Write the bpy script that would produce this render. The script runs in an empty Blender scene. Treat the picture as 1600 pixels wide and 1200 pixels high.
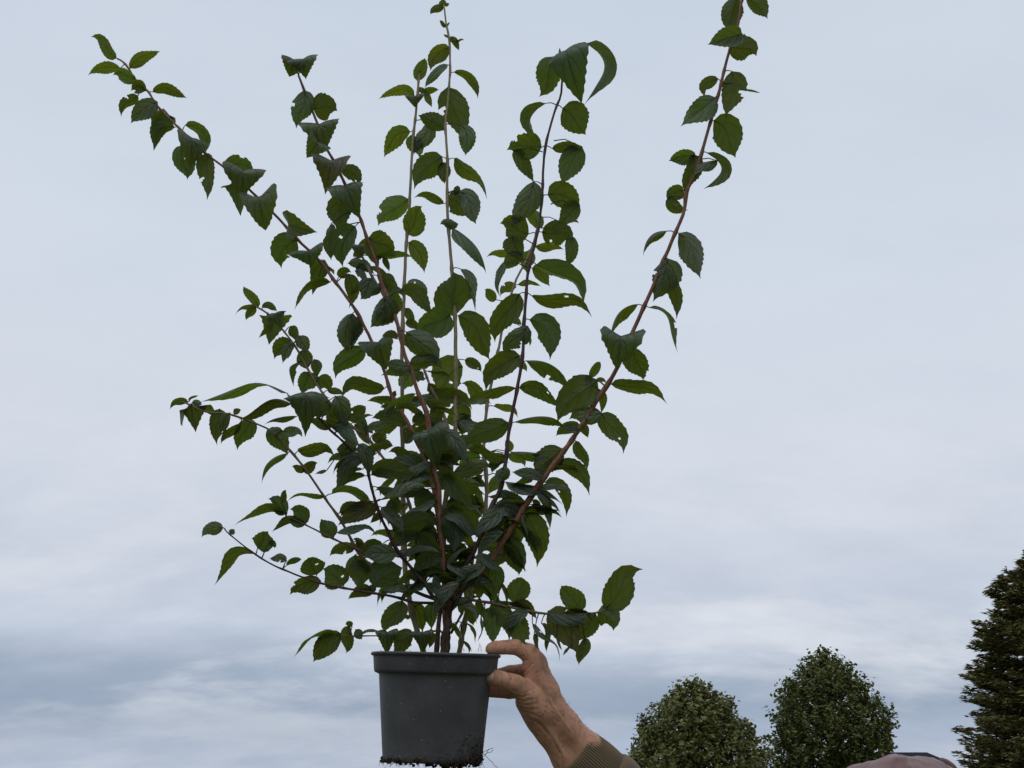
import bpy, bmesh, math, random
import numpy as np
from mathutils import Vector, Matrix, noise

random.seed(7)
RNG = np.random.default_rng(11)
SC = bpy.context.scene
COL = SC.collection

# ------------------------------------------------------------------ camera
FPX = 1800.0                       # focal length in photo pixels (1600 wide)
PITCH = math.radians(19.9)
EYE = Vector((0.0, 0.0, 1.65))
cam_data = bpy.data.cameras.new("camera")
cam_data.sensor_width = 36.0
cam_data.lens = 36.0 * FPX / 1600.0
cam_data.clip_start = 0.05
cam_data.clip_end = 3000.0
cam = bpy.data.objects.new("camera", cam_data)
cam.location = EYE
cam.rotation_euler = (math.radians(90) + PITCH, 0, 0)
COL.objects.link(cam)
SC.camera = cam
CR = Vector((1, 0, 0))
CU = Vector((0, -math.sin(PITCH), math.cos(PITCH)))
CF = Vector((0, math.cos(PITCH), math.sin(PITCH)))

# ------------------------------------------------------------------ sky and sun
SUN_EL, SUN_AZ = math.radians(58), math.radians(200)     # azimuth measured from +Y, clockwise
SKY_STRENGTH = 0.1
CLOUD_GAIN = 11.5
world = bpy.data.worlds.new("World")
SC.world = world
world.use_nodes = True
wt = world.node_tree
wt.nodes.clear()


def wn(kind, **kw):
    n = wt.nodes.new(kind)
    for k, v in kw.items():
        setattr(n, k, v)
    return n


def wl(a, b):
    wt.links.new(a, b)


def wmath(op, a, b=None, clamp=False):
    n = wn("ShaderNodeMath", operation=op, use_clamp=clamp)
    for i, v in enumerate((a, b)):
        if v is None:
            continue
        if isinstance(v, (int, float)):
            n.inputs[i].default_value = v
        else:
            wl(v, n.inputs[i])
    return n.outputs[0]


def wramp(fac, stops, interp="LINEAR"):
    n = wn("ShaderNodeValToRGB")
    n.color_ramp.interpolation = interp
    el = n.color_ramp.elements
    while len(el) > 1:
        el.remove(el[-1])
    el[0].position, el[0].color = stops[0][0], (*stops[0][1], 1)
    for p, c in stops[1:]:
        e = el.new(p)
        e.color = (*c, 1)
    wl(fac, n.inputs[0])
    return n.outputs[0]


tc = wn("ShaderNodeTexCoord")
sep = wn("ShaderNodeSeparateXYZ")
wl(tc.outputs["Generated"], sep.inputs[0])
zc = wmath("MAXIMUM", sep.outputs[2], 0.0)
den = wmath("ADD", zc, 0.19)
px_ = wmath("DIVIDE", sep.outputs[0], den)
py_ = wmath("DIVIDE", sep.outputs[1], den)
comb = wn("ShaderNodeCombineXYZ")
wl(px_, comb.inputs[0]); wl(py_, comb.inputs[1])
comb.inputs[2].default_value = 3.7


den2 = wmath("ADD", zc, 0.38)
comb2 = wn("ShaderNodeCombineXYZ")
wl(wmath("DIVIDE", sep.outputs[0], den2), comb2.inputs[0]); wl(wmath("DIVIDE", sep.outputs[1], den2), comb2.inputs[1])
wl(wmath("MULTIPLY", zc, 1.2), comb2.inputs[2])


def wnoise(scale, detail, rough=0.55, dist=0.0, sx=1.0, sy=1.0, off=0.0, src=None):
    m = wn("ShaderNodeMapping")
    m.inputs["Scale"].default_value = (sx, sy, 1)
    m.inputs["Location"].default_value = (off, off * 0.7, off)
    wl((src or comb).outputs[0], m.inputs[0])
    n = wn("ShaderNodeTexNoise")
    n.inputs["Scale"].default_value = scale
    n.inputs["Detail"].default_value = detail
    n.inputs["Roughness"].default_value = rough
    n.inputs["Distortion"].default_value = dist
    wl(m.outputs[0], n.inputs["Vector"])
    return n.outputs[0]


big = wnoise(0.85, 3, 0.5, 0.3, off=2.3)
mid = wnoise(3.4, 6, 0.58, 0.15, 0.55, 1.0, 5.1, comb2)
fine = wnoise(6.5, 7, 0.6, 0.2, 0.6, 1.0, 9.4, comb2)
# height of the view, shaken by the big cloud masses: lower clouds are seen edge-on and darker
shake = wmath("MULTIPLY", wmath("SUBTRACT", big, 0.47), 0.04)
shake2 = wmath("MULTIPLY", wmath("SUBTRACT", mid, 0.5), 0.07)
zz = wmath("ADD", zc, wmath("ADD", shake, shake2), clamp=True)
base = wramp(zz, [(0.0, (0.39, 0.45, 0.565)), (0.04, (0.38, 0.44, 0.56)), (0.070, (0.275, 0.335, 0.445)), (0.095, (0.32, 0.38, 0.485)),
                  (0.135, (0.50, 0.55, 0.645)), (0.19, (0.54, 0.58, 0.665)), (0.27, (0.60, 0.64, 0.715)),
                  (0.42, (0.585, 0.637, 0.72)), (0.64, (0.535, 0.60, 0.69)), (1.0, (0.57, 0.62, 0.70))])
lit = wramp(mid, [(0.46, (0, 0, 0)), (0.66, (1, 1, 1))], "EASE")
low = wramp(zc, [(0.03, (0.30, 0.30, 0.30)), (0.07, (0.45, 0.45, 0.45)), (0.12, (0.8, 0.8, 0.8)), (0.20, (0.6, 0.6, 0.6)), (0.34, (0.15, 0.15, 0.15)), (0.7, (0.1, 0.1, 0.1))])
mixl = wn("ShaderNodeMix", data_type="RGBA")
wl(wmath("MULTIPLY", lit, low), mixl.inputs[0])
wl(base, mixl.inputs[6])
mixl.inputs[7].default_value = (0.66, 0.68, 0.73, 1)
grey = wramp(fine, [(0.36, (0.91, 0.92, 0.935)), (0.52, (0.99, 0.99, 0.99)), (0.66, (1.05, 1.045, 1.035))])
mul = wn("ShaderNodeMix", data_type="RGBA", blend_type="MULTIPLY")
wl(wramp(zc, [(0.12, (1, 1, 1)), (0.32, (0.3, 0.3, 0.3))]), mul.inputs[0])
wl(mixl.outputs[2], mul.inputs[6]); wl(grey, mul.inputs[7])
gain = wn("ShaderNodeVectorMath", operation="SCALE")
gain.inputs["Scale"].default_value = CLOUD_GAIN
wl(mul.outputs[2], gain.inputs[0])
sky = wn("ShaderNodeTexSky", sky_type="NISHITA")
sky.sun_disc = False
sky.sun_elevation = SUN_EL
sky.sun_rotation = SUN_AZ
cover = wn("ShaderNodeMix", data_type="RGBA")
cover.inputs[0].default_value = 0.93
wl(sky.outputs[0], cover.inputs[6]); wl(gain.outputs[0], cover.inputs[7])
bg = wn("ShaderNodeBackground")
bg.inputs[1].default_value = SKY_STRENGTH
wl(cover.outputs[2], bg.inputs[0])
wo = wn("ShaderNodeOutputWorld")
wl(bg.outputs[0], wo.inputs[0])

sun_data = bpy.data.lights.new("sun", "SUN")
sun_data.energy = 0.7
sun_data.angle = math.radians(25)
sun_data.color = (1.0, 0.96, 0.9)
sun = bpy.data.objects.new("sun", sun_data)
sd = Vector((math.sin(SUN_AZ) * math.cos(SUN_EL), math.cos(SUN_AZ) * math.cos(SUN_EL), math.sin(SUN_EL)))
sun.rotation_euler = sd.to_track_quat("Z", "Y").to_euler()
sun.location = (0, 0, 30)
COL.objects.link(sun)
SC.view_settings.view_transform = "Standard"
SC.view_settings.look = "None"
SC.view_settings.gamma = 1.0
SC.view_settings.use_curve_mapping = False
SC.view_settings.exposure = 0.0


# ------------------------------------------------------------------ helpers
def ray(x, y):
    return CF + CR * ((x - 800.0) / FPX) + CU * ((600.0 - y) / FPX)


def at_depth(x, y, d):
    return EYE + ray(x, y) * d


def at_y(x, y, wy):
    r = ray(x, y)
    return EYE + r * (wy / r.y)


ORIGIN = {}


def link(name, verts, faces, mat, parent=None, origin=None, smooth=True, uvs=None, kind=None):
    """one mesh object; verts in world space, origin = its own base point"""
    o = Vector(origin) if origin is not None else Vector(verts[0])
    me = bpy.data.meshes.new(name)
    arr = np.asarray(verts, dtype=np.float64) - np.array(o)
    me.from_pydata(arr.tolist() if len(arr) < 200000 else arr.tolist(), [], faces if isinstance(faces, list) else faces.tolist())
    if smooth:
        me.polygons.foreach_set("use_smooth", [True] * len(me.polygons))
    if uvs is not None:
        lay = me.uv_layers.new(name="UVMap")
        vi = np.empty(len(me.loops), dtype=np.int32)
        me.loops.foreach_get("vertex_index", vi)
        lay.data.foreach_set("uv", np.asarray(uvs, dtype=np.float32)[vi].ravel())
    for m in (mat if isinstance(mat, (list, tuple)) else [mat]):
        me.materials.append(m)
    ob = bpy.data.objects.new(name, me)
    COL.objects.link(ob)
    place(ob, o, parent)
    if kind:
        ob["kind"] = kind
    return ob


def place(ob, o, parent):
    ORIGIN[ob.name] = Vector(o)
    if parent is not None:
        ob.parent = parent
        ob.location = Vector(o) - ORIGIN[parent.name]
    else:
        ob.location = o


def thing(name, loc, label, cat, group=None):
    ob = bpy.data.objects.new(name, None)
    ob.empty_display_size = 0.05
    COL.objects.link(ob)
    place(ob, loc, None)
    ob["label"] = label
    ob["category"] = cat
    if group:
        ob["group"] = group
    return ob


def tube(pts, radii, n=8, cap=True, ell=1.0):
    """verts, faces of a tapered tube along pts"""
    pts = [Vector(p) for p in pts]
    V, F = [], []
    prev = None
    for i, p in enumerate(pts):
        t = (pts[min(i + 1, len(pts) - 1)] - pts[max(i - 1, 0)])
        if t.length < 1e-9:
            t = Vector((0, 0, 1))
        t.normalize()
        if prev is None:
            a = t.orthogonal().normalized()
        else:
            a = (prev - t * prev.dot(t))
            a = a.normalized() if a.length > 1e-6 else t.orthogonal().normalized()
        prev = a
        b = t.cross(a)
        r = radii[i] if hasattr(radii, "__len__") else radii
        for k in range(n):
            th = 2 * math.pi * k / n
            V.append(p + a * (r * math.cos(th)) + b * (r * ell * math.sin(th)))
    for i in range(len(pts) - 1):
        for k in range(n):
            k2 = (k + 1) % n
            F.append((i * n + k, i * n + k2, (i + 1) * n + k2, (i + 1) * n + k))
    if cap:
        F.append(tuple(range(n - 1, -1, -1)))
        m = (len(pts) - 1) * n
        F.append(tuple(m + k for k in range(n)))
    return V, F


def add(V, F, v2, f2):
    o = len(V)
    V.extend(v2)
    F.extend([tuple(i + o for i in f) for f in f2])


def lathe(profile, n=96, caps=False):
    """profile = [(r, z)] -> verts (local), faces"""
    V, F = [], []
    for r, z in profile:
        for k in range(n):
            th = 2 * math.pi * k / n
            V.append(Vector((r * math.cos(th), r * math.sin(th), z)))
    for i in range(len(profile) - 1):
        for k in range(n):
            k2 = (k + 1) % n
            F.append((i * n + k, i * n + k2, (i + 1) * n + k2, (i + 1) * n + k))
    return V, F


def surface_nets(d, org, h):
    """iso surface of a signed distance grid -> verts (n,3), quads (m,4)"""
    s = d < 0
    nx, ny, nz = d.shape
    cnt = np.zeros((nx - 1, ny - 1, nz - 1), dtype=np.int8)
    for i in (0, 1):
        for j in (0, 1):
            for k in (0, 1):
                cnt += s[i:nx - 1 + i, j:ny - 1 + j, k:nz - 1 + k]
    act = (cnt > 0) & (cnt < 8)
    I, J, K = np.nonzero(act)
    pos = np.zeros((len(I), 3)); num = np.zeros(len(I))
    cs = [(i, j, k) for i in (0, 1) for j in (0, 1) for k in (0, 1)]
    for a in cs:
        for ax in range(3):
            if a[ax] == 0:
                b = list(a); b[ax] = 1
                da = d[I + a[0], J + a[1], K + a[2]]
                db = d[I + b[0], J + b[1], K + b[2]]
                m = (da < 0) != (db < 0)
                t = np.where(m, da / np.where(m, da - db, 1), 0)
                p = np.array(a, dtype=float)[None, :].repeat(len(I), 0)
                p[:, ax] += t
                pos += np.where(m[:, None], p, 0); num += m
    pos /= num[:, None]
    verts = np.array(org) + h * (pos + np.stack([I, J, K], 1))
    idx = -np.ones(act.shape, dtype=np.int64)
    idx[I, J, K] = np.arange(len(I))
    quads = []
    for ax in range(3):
        b, c = (ax + 1) % 3, (ax + 2) % 3
        sl0 = [slice(None)] * 3; sl1 = [slice(None)] * 3
        sl0[ax] = slice(0, -1); sl1[ax] = slice(1, None)
        s0, s1 = s[tuple(sl0)], s[tuple(sl1)]
        ch = s0 != s1
        ii = np.stack(np.nonzero(ch), 1)
        ok = (ii[:, b] > 0) & (ii[:, c] > 0) & (ii[:, b] < d.shape[b] - 1) & (ii[:, c] < d.shape[c] - 1)
        ii = ii[ok]
        neg = s0[ii[:, 0], ii[:, 1], ii[:, 2]]

        def g(db, dc):
            q = ii.copy(); q[:, b] += db; q[:, c] += dc
            return idx[q[:, 0], q[:, 1], q[:, 2]]
        q = np.stack([g(-1, -1), g(0, -1), g(0, 0), g(-1, 0)], 1)
        q[~neg] = q[~neg][:, ::-1]
        quads.append(q)
    q = np.concatenate(quads)
    return verts, q[(q >= 0).all(1)]


def smin(a, b, k):
    h = np.clip(0.5 + 0.5 * (b - a) / k, 0, 1)
    return b + (a - b) * h - k * h * (1 - h)


def cone_sdf(P, a, b, ra, rb):
    """rounded cone (capsule with two radii)"""
    a = np.array(a); b = np.array(b)
    ba = b - a
    t = np.clip(((P - a) @ ba) / (ba @ ba), 0, 1)
    q = P - a - t[..., None] * ba
    return np.sqrt((q * q).sum(-1)) - (ra + t * (rb - ra))


def ell_sdf(P, c, r):
    q = (P - np.array(c)) / np.array(r)
    l = np.sqrt((q * q).sum(-1))
    return (l - 1) * min(r)


# ------------------------------------------------------------------ materials
class Mat:
    def __init__(self, name):
        self.m = bpy.data.materials.new(name)
        self.m.use_nodes = True
        self.t = self.m.node_tree
        self.t.nodes.clear()
        self.out = self.n("ShaderNodeOutputMaterial")

    def n(self, kind, **kw):
        nd = self.t.nodes.new(kind)
        for k, v in kw.items():
            setattr(nd, k, v)
        return nd

    def l(self, a, b):
        self.t.links.new(a, b)

    def put(self, sock, v):
        if v is None:
            return
        if isinstance(v, (int, float)):
            sock.default_value = v
        elif isinstance(v, (tuple, list)):
            sock.default_value = (*v, 1) if (len(v) == 3 and len(sock.default_value) == 4) else v
        else:
            self.l(v, sock)

    def math(self, op, a, b=None, clamp=False):
        nd = self.n("ShaderNodeMath", operation=op, use_clamp=clamp)
        self.put(nd.inputs[0], a); self.put(nd.inputs[1], b)
        return nd.outputs[0]

    def mix(self, f, a, b, blend="MIX"):
        nd = self.n("ShaderNodeMix", data_type="RGBA", blend_type=blend)
        self.put(nd.inputs[0], f); self.put(nd.inputs[6], a); self.put(nd.inputs[7], b)
        return nd.outputs[2]

    def ramp(self, fac, stops):
        nd = self.n("ShaderNodeValToRGB")
        el = nd.color_ramp.elements
        while len(el) > 1:
            el.remove(el[-1])
        c = stops[0][1]
        el[0].position = stops[0][0]; el[0].color = (*c, 1) if isinstance(c, tuple) else (c, c, c, 1)
        for p, c in stops[1:]:
            e = el.new(p); e.color = (*c, 1) if isinstance(c, tuple) else (c, c, c, 1)
        self.l(fac, nd.inputs[0])
        return nd.outputs[0]

    def coord(self, which="Object"):
        return self.n("ShaderNodeTexCoord").outputs[which]

    def noise(self, vec, scale, detail=4, rough=0.55, dist=0.0):
        nd = self.n("ShaderNodeTexNoise")
        if vec is not None:
            self.l(vec, nd.inputs["Vector"])
        nd.inputs["Scale"].default_value = scale
        nd.inputs["Detail"].default_value = detail
        nd.inputs["Roughness"].default_value = rough
        nd.inputs["Distortion"].default_value = dist
        return nd.outputs[0]

    def map(self, vec, scale=(1, 1, 1), loc=(0, 0, 0), rot=(0, 0, 0)):
        nd = self.n("ShaderNodeMapping")
        self.l(vec, nd.inputs[0])
        nd.inputs["Scale"].default_value = scale
        nd.inputs["Location"].default_value = loc
        nd.inputs["Rotation"].default_value = rot
        return nd.outputs[0]

    def bump(self, h, strength=0.3, dist=0.001):
        nd = self.n("ShaderNodeBump")
        nd.inputs["Strength"].default_value = strength
        nd.inputs["Distance"].default_value = dist
        self.l(h, nd.inputs["Height"])
        return nd.outputs[0]

    def pbr(self, col, rough=0.6, spec=0.5, normal=None, **kw):
        nd = self.n("ShaderNodeBsdfPrincipled")
        self.put(nd.inputs["Base Color"], col)
        self.put(nd.inputs["Roughness"], rough)
        self.put(nd.inputs["Specular IOR Level"], spec)
        if normal is not None:
            self.l(normal, nd.inputs["Normal"])
        for k, v in kw.items():
            self.put(nd.inputs[k.replace("_", " ")], v)
        return nd.outputs[0]

    def done(self, sh):
        self.l(sh, self.out.inputs[0])
        return self.m


def leaf_material(name, up, vein_up, low, vein_low, trans, tmix, edge=None):
    M = Mat(name)
    uv = M.coord("UV")
    s = M.n("ShaderNodeSeparateXYZ"); M.l(uv, s.inputs[0])
    u, v = s.outputs[0], s.outputs[1]
    au = M.math("ABSOLUTE", u)
    rnd = M.n("ShaderNodeObjectInfo").outputs["Random"]
    oc = M.coord("Object")
    pucker = M.noise(oc, 230, 3, 0.6, 0.6)
    blotch = M.noise(oc, 60, 3, 0.6)
    # side veins sweep forward from the midrib
    ss = M.math("SUBTRACT", v, M.math("MULTIPLY", M.math("POWER", au, 1.35), 0.44))
    ss = M.math("ADD", ss, M.math("MULTIPLY", M.math("SUBTRACT", blotch, 0.5), 0.05))
    fr = M.math("FRACT", M.math("MULTIPLY", ss, 3.8))
    dist = M.math("ABSOLUTE", M.math("SUBTRACT", fr, 0.5))
    side = M.ramp(dist, [(0.0, 1.0), (0.045, 0.75), (0.11, 0.0)])
    midr = M.ramp(au, [(0.0, 1.0), (0.045, 0.85), (0.10, 0.0)])
    vein = M.math("MAXIMUM", M.math("MULTIPLY", side, 0.6), midr)
    hgt = M.math("SUBTRACT", M.math("MULTIPLY", pucker, 0.95), M.math("MULTIPLY", vein, 0.8))
    pil = M.math("MULTIPLY", M.ramp(dist, [(0.0, 0.0), (0.3, 1.0)]), 0.35)
    nrm = M.bump(M.math("ADD", hgt, pil), 0.75, 0.0016)
    back = M.n("ShaderNodeNewGeometry").outputs["Backfacing"]
    var = M.math("ADD", M.math("MULTIPLY", rnd, 0.55), M.math("MULTIPLY", blotch, 0.6))
    cu = M.mix(vein, up, vein_up)
    cl = M.mix(vein, low, vein_low)
    col = M.mix(back, cu, cl)
    col = M.mix(M.ramp(var, [(0.25, 0.0), (1.0, 0.6)]), col, (col_mul(up, 0.55)))
    hue = M.ramp(rnd, [(0.0, (0.88, 1.0, 1.05)), (0.35, (1.0, 1.0, 1.0)), (0.75, (1.1, 1.03, 0.85)), (0.95, (1.05, 1.0, 0.9)), (1.0, (1.3, 0.88, 0.88))])
    col = M.mix(1.0, col, hue, "MULTIPLY")
    # dry brownish margins and spots on some leaves
    spot = M.noise(oc, 330, 2, 0.6)
    browned = M.math("MULTIPLY", M.ramp(spot, [(0.72, 0.0), (0.78, 1.0)]), M.ramp(rnd, [(0.6, 0.0), (0.9, 0.7)]))
    rim = M.math("MULTIPLY", M.ramp(au, [(0.80, 0.0), (1.0, 0.8)]), M.ramp(rnd, [(0.8, 0.0), (1.0, 0.8)]))
    col = M.mix(M.math("MAXIMUM", browned, rim), col, (0.055, 0.032, 0.022))
    rough = M.math("ADD", M.math("MULTIPLY", blotch, 0.2), 0.38)
    bs = M.pbr(col, rough, M.math("SUBTRACT", 0.85, M.math("MULTIPLY", back, 0.55)), nrm)
    tr = M.n("ShaderNodeBsdfTranslucent")
    tcol = M.mix(M.math("MULTIPLY", vein, 0.75), trans, col_mul(trans, 0.35))
    tcol = M.mix(M.ramp(var, [(0.2, 0.0), (1.0, 0.6)]), tcol, col_mul(trans, 0.45))
    tcol = M.mix(1.0, tcol, hue, "MULTIPLY")
    M.l(tcol, tr.inputs[0]); M.l(nrm, tr.inputs["Normal"])
    mx = M.n("ShaderNodeMixShader")
    mx.inputs[0].default_value = tmix
    M.l(bs, mx.inputs[1]); M.l(tr.outputs[0], mx.inputs[2])
    return M.done(mx.outputs[0])


def col_mul(c, k):
    return tuple(x * k for x in c)


MAT_LEAF = leaf_material("mature leaf", (0.044, 0.074, 0.040), (0.022, 0.042, 0.021), (0.062, 0.085, 0.034), (0.10, 0.125, 0.062),
                         (0.20, 0.27, 0.018), 0.38)
MAT_YOUNG = leaf_material("young leaf", (0.050, 0.095, 0.026), (0.035, 0.07, 0.02), (0.080, 0.125, 0.040), (0.12, 0.16, 0.07),
                          (0.25, 0.34, 0.022), 0.42)


def bark(name, c1, c2, c3, rough=0.55, scale=55):
    M = Mat(name)
    oc = M.coord("Object")
    a = M.noise(M.map(oc, (1, 1, 0.12)), scale * 5, 4, 0.6)
    b = M.noise(oc, scale, 3, 0.6)
    col = M.mix(M.ramp(a, [(0.35, 0.0), (0.65, 1.0)]), c1, c2)
    col = M.mix(M.ramp(b, [(0.45, 0.0), (0.7, 0.85)]), col, c3)
    c = M.noise(M.map(oc, (1, 1, 0.3)), scale * 9, 3, 0.7)
    col = M.mix(M.ramp(c, [(0.52, 0.0), (0.66, 0.8)]), col, col_mul(c2, 0.45))
    col = M.mix(M.ramp(c, [(0.30, 0.7), (0.42, 0.0)]), col, col_mul(c3, 1.35))
    z_ = M.n("ShaderNodeSeparateXYZ"); M.l(oc, z_.inputs[0])
    ring = M.noise(M.map(oc, (0.05, 0.05, 1.0)), scale * 0.9, 2, 0.5)
    col = M.mix(M.ramp(ring, [(0.50, 0.0), (0.68, 0.45)]), col, col_mul(c2, 0.6))
    return M.done(M.pbr(col, rough, 0.4, M.bump(a, 0.5, 0.0008)))


MAT_RED = bark("red brown bark", (0.24, 0.098, 0.05), (0.14, 0.06, 0.036), (0.27, 0.14, 0.075))
MAT_DARK = bark("dark purple bark", (0.075, 0.036, 0.034), (0.05, 0.026, 0.024), (0.11, 0.055, 0.045))
MAT_TAN = bark("pale straw bark", (0.22, 0.185, 0.085), (0.16, 0.14, 0.06), (0.25, 0.18, 0.10))
MAT_OLIVE = bark("olive bark", (0.16, 0.098, 0.052), (0.11, 0.07, 0.04), (0.19, 0.12, 0.065))
MAT_TRUNK = bark("old bark", (0.095, 0.048, 0.030), (0.035, 0.020, 0.014), (0.15, 0.09, 0.055), 0.8, 40)

# ------------------------------------------------------------------ shrub: its stems and every leaf
POT_TILT = math.radians(4.8)
POT_D = 1.80
POT_C = at_depth(681.5, 1020, POT_D)              # centre of the pot's rim
TT = math.tan(POT_TILT)


def plane_depth(x, y):
    r = ray(x, y)
    c = POT_C - EYE
    return (c.y + TT * c.z) / (r.y + TT * r.z)


LEAVES = {}
STEMS = {}


def S(name, mat, z0, z1, r0, r1, pts, leaves):
    P = [tuple(float(v) for v in p.split(",")) for p in pts.split()]
    Lv = []
    for ln in leaves.strip().splitlines():
        ln = ln.split("#")[0].strip()
        if not ln:
            continue
        for chunk in ln.split(";"):
            f = chunk.split()
            if f:
                Lv.append(f)
    STEMS[name] = dict(mat=mat, z0=z0, z1=z1, r0=r0, r1=r1, pts=P, leaves=Lv)


# points run from the base up to the tip, photo pixels; leaf rows: base x y, tip x y, width, arch, side, [forward droop]
S("s1", MAT_RED, 0.00, 0.06, 3.6, 1.3,
  "697,968 695,930 689,850 676,760 662,715 646,678 625,640 613,621 597,570 571,514 552,479 525,442 501,410 464,373 429,335 395,302 355,265 315,235 285,205 245,165 232,144 214,127 196,100 183,92",
  """
181 90 141 56 18 4 B; 204 106 249 80 17 6 B; 187 107 141 115 17 6 B; 212 125 176 116 19 5 B
227 142 207 140 20 6 U; 215 150 191 177 17 5 U; 240 144 290 150 18 7 U; 245 160 207 190 28 4 T
255 172 240 236 36 0 U .25; 272 200 242 227 22 13 U; 290 197 320 236 18 15 U
300 217 297 264 44 0 T .4; 286 228 292 277 30 -3 U; 327 242 318 300 26 3 U
352 262 395 272 26 11 U; 380 268 378 311 54 0 T .4; 366 284 376 338 40 -4 U .2; 404 310 415 360 47 2 T .4
452 352 496 363 36 3 T .2; 463 375 437 411 40 8 U; 482 393 486 416 46 0 T .6; 507 408 488 461 40 2 U .2
515 442 463 480 17 15 U; 530 433 548 425 15 5 U; 545 429 549 473 21 3 U
551 491 544 545 36 -7 T; 560 495 549 541 18 3 U; 569 546 525 587 30 7 U; 591 536 604 578 44 0 T .35
599 607 533 615 25 11 U; 618 622 591 627 9 2 U; 612 635 595 637 8 1 U; 618 640 600 650 17 3 U; 634 633 651 648 10 3 U; 613 619 619 611 7 0 U
646 676 632 692 16 0 T; 655 690 676 700 12 3 U
""")
S("s2", MAT_RED, -0.006, -0.12, 4.1, 1.7,
  "695,965 694,930 692,860 687,816 684,758 676,728 671,672 665,641 655,617 645,589 632,551 624,517 611,477 597,445 587,407 573,370 565,346 540,290 522,252 507,225 495,190 485,167 475,140 466,118",
  """
474 93 478 124 40 0 T .8; 459 94 452 120 36 0 T .7; 475 142 461 191 31 -5 T; 490 170 525 172 38 4 U; 500 195 511 232 50 3 T .35; 496 222 479 247 33 0 T .3
518 253 508 304 47 0 T .35; 532 267 556 293 22 13 U; 540 292 563 343 47 5 T .25; 543 312 525 355 35 3 U
555 355 541 410 34 -12 T; 521 367 517 402 17 -5 U; 517 350 510 370 11 -3 T
577 372 613 396 42 4 U; 590 401 642 401 14 2 U; 600 402 607 422 9 0 U
600 464 580 509 34 -7 T; 598 440 617 438 15 3 U; 612 454 620 488 17 3 B; 627 455 673 485 23 8 U
605 480 588 498 11 3 T; 617 495 594 504 13 3 U; 620 530 597 525 11 6 U
636 520 681 567 36 6 T; 640 572 603 562 21 -5 T; 641 568 690 578 22 9 U; 655 580 652 596 12 2 U
655 625 646 627 9 2 U; 667 632 692 652 19 6 U; 664 650 646 660 15 2 U; 672 662 697 671 16 4 U
670 676 684 734 46 0 T .25; 689 676 728 718 24 8 T
668 765 650 801 29 -3 U; 676 775 682 798 13 2 B; 690 750 735 788 30 8 U; 699 797 745 838 35 8 U; 700 795 728 793 13 4 U
700 805 708 856 34 4 T; 692 822 702 858 5 5 T
""")
S("s2b", MAT_OLIVE, -0.02, 0.05, 2.4, 1.2,
  "612,485 600,462 592,450 586,440 570,410 560,392 550,376 545,366",
  """
563 384 563 404 26 0 T .4; 545 412 584 425 17 5 T; 555 424 573 441 11 3 T; 580 435 562 464 27 -4 T; 595 450 583 461 13 2 T
575 400 592 412 14 3 U; 548 380 534 392 12 3 U; 566 395 553 402 12 2 U; 560 388 576 372 12 0 U; 590 446 606 462 13 3 U; 572 418 558 430 14 2 U
""")
S("s3", MAT_TAN, 0.03, 0.20, 4.6, 1.6,
  "664,1032 660,1014 652,986 642,950 636,912 632,877 629,752 629,707 628,597 629,517 632,437 636,365 640,315 644,235 650,172 654,127 656,110",
  """
652 125 664 89 18 0 B; 646 150 595 151 16 8 B; 647 151 648 168 25 0 T .4; 652 140 674 166 12 3 B; 660 146 685 140 10 2 B
640 207 600 241 26 8 B; 668 192 650 236 24 -2 T; 642 212 655 241 24 0 B; 637 312 594 350 33 5 B; 636 364 660 321 32 0 B; 639 380 663 420 24 6 B
636 445 666 463 19 8 T; 635 482 643 508 13 3 U; 634 505 653 516 13 4 U; 632 522 640 546 13 0 B; 638 580 630 608 24 0 B
628 783 627 803 17 0 B; 632 755 656 763 13 3 U; 625 715 666 736 24 6 U; 645 945 661 984 21 3 U; 676 945 672 979 20 0 T; 640 962 632 966 7 0 U
""")
S("s4", MAT_TAN, 0.004, 0.20, 4.6, 1.2,
  "699,968 697,930 692,850 695,792 698,770 706,720 711,685 712,622 712,597 711,495 707,437 700,346 699,310 699,250 696,195 702,135 703,88 701,58 697,36 693,8",
  """
693 10 673 21 11 2 U; 693 9 689 -2 11 0 B; 695 9 702 5 5 0 U; 697 42 687 32 6 0 U; 697 42 703 35 3 0 U; 702 60 717 77 10 3 U; 710 64 726 62 4 0 U; 702 60 693 53 4 0 U
701 75 673 107 24 7 B; 710 114 747 150 15 11 U; 699 102 665 135 15 5 T; 700 138 716 211 41 3 U; 722 197 727 240 24 5 T; 692 203 655 180 25 3 U
711 249 754 306 17 8 U; 690 246 652 286 35 7 U; 688 256 695 285 19 2 U; 692 318 650 304 16 7 U; 718 300 743 346 28 4 T; 700 310 731 336 34 4 U; 715 305 712 289 10 0 U
708 358 757 420 22 10 T; 715 350 688 350 14 2 T; 720 422 739 481 15 8 T; 711 491 707 427 54 0 U; 702 493 654 521 43 3 U; 717 495 765 557 37 8 U; 727 563 751 580 15 4 U
722 574 682 611 46 3 B; 735 651 697 656 38 2 B; 728 650 722 679 20 0 U; 690 700 700 723 11 2 B
""")
S("s18", MAT_OLIVE, 0.0, 0.08, 3.0, 1.5, "705,760 706,720 704,690 699,667 690,640 676,611 667,589 662,575",
  """
669 619 735 637 27 9 U; 676 614 668 600 14 2 U; 690 642 672 650 13 2 U; 662 577 671 562 12 2 U; 700 690 716 684 15 3 U
""")
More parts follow.
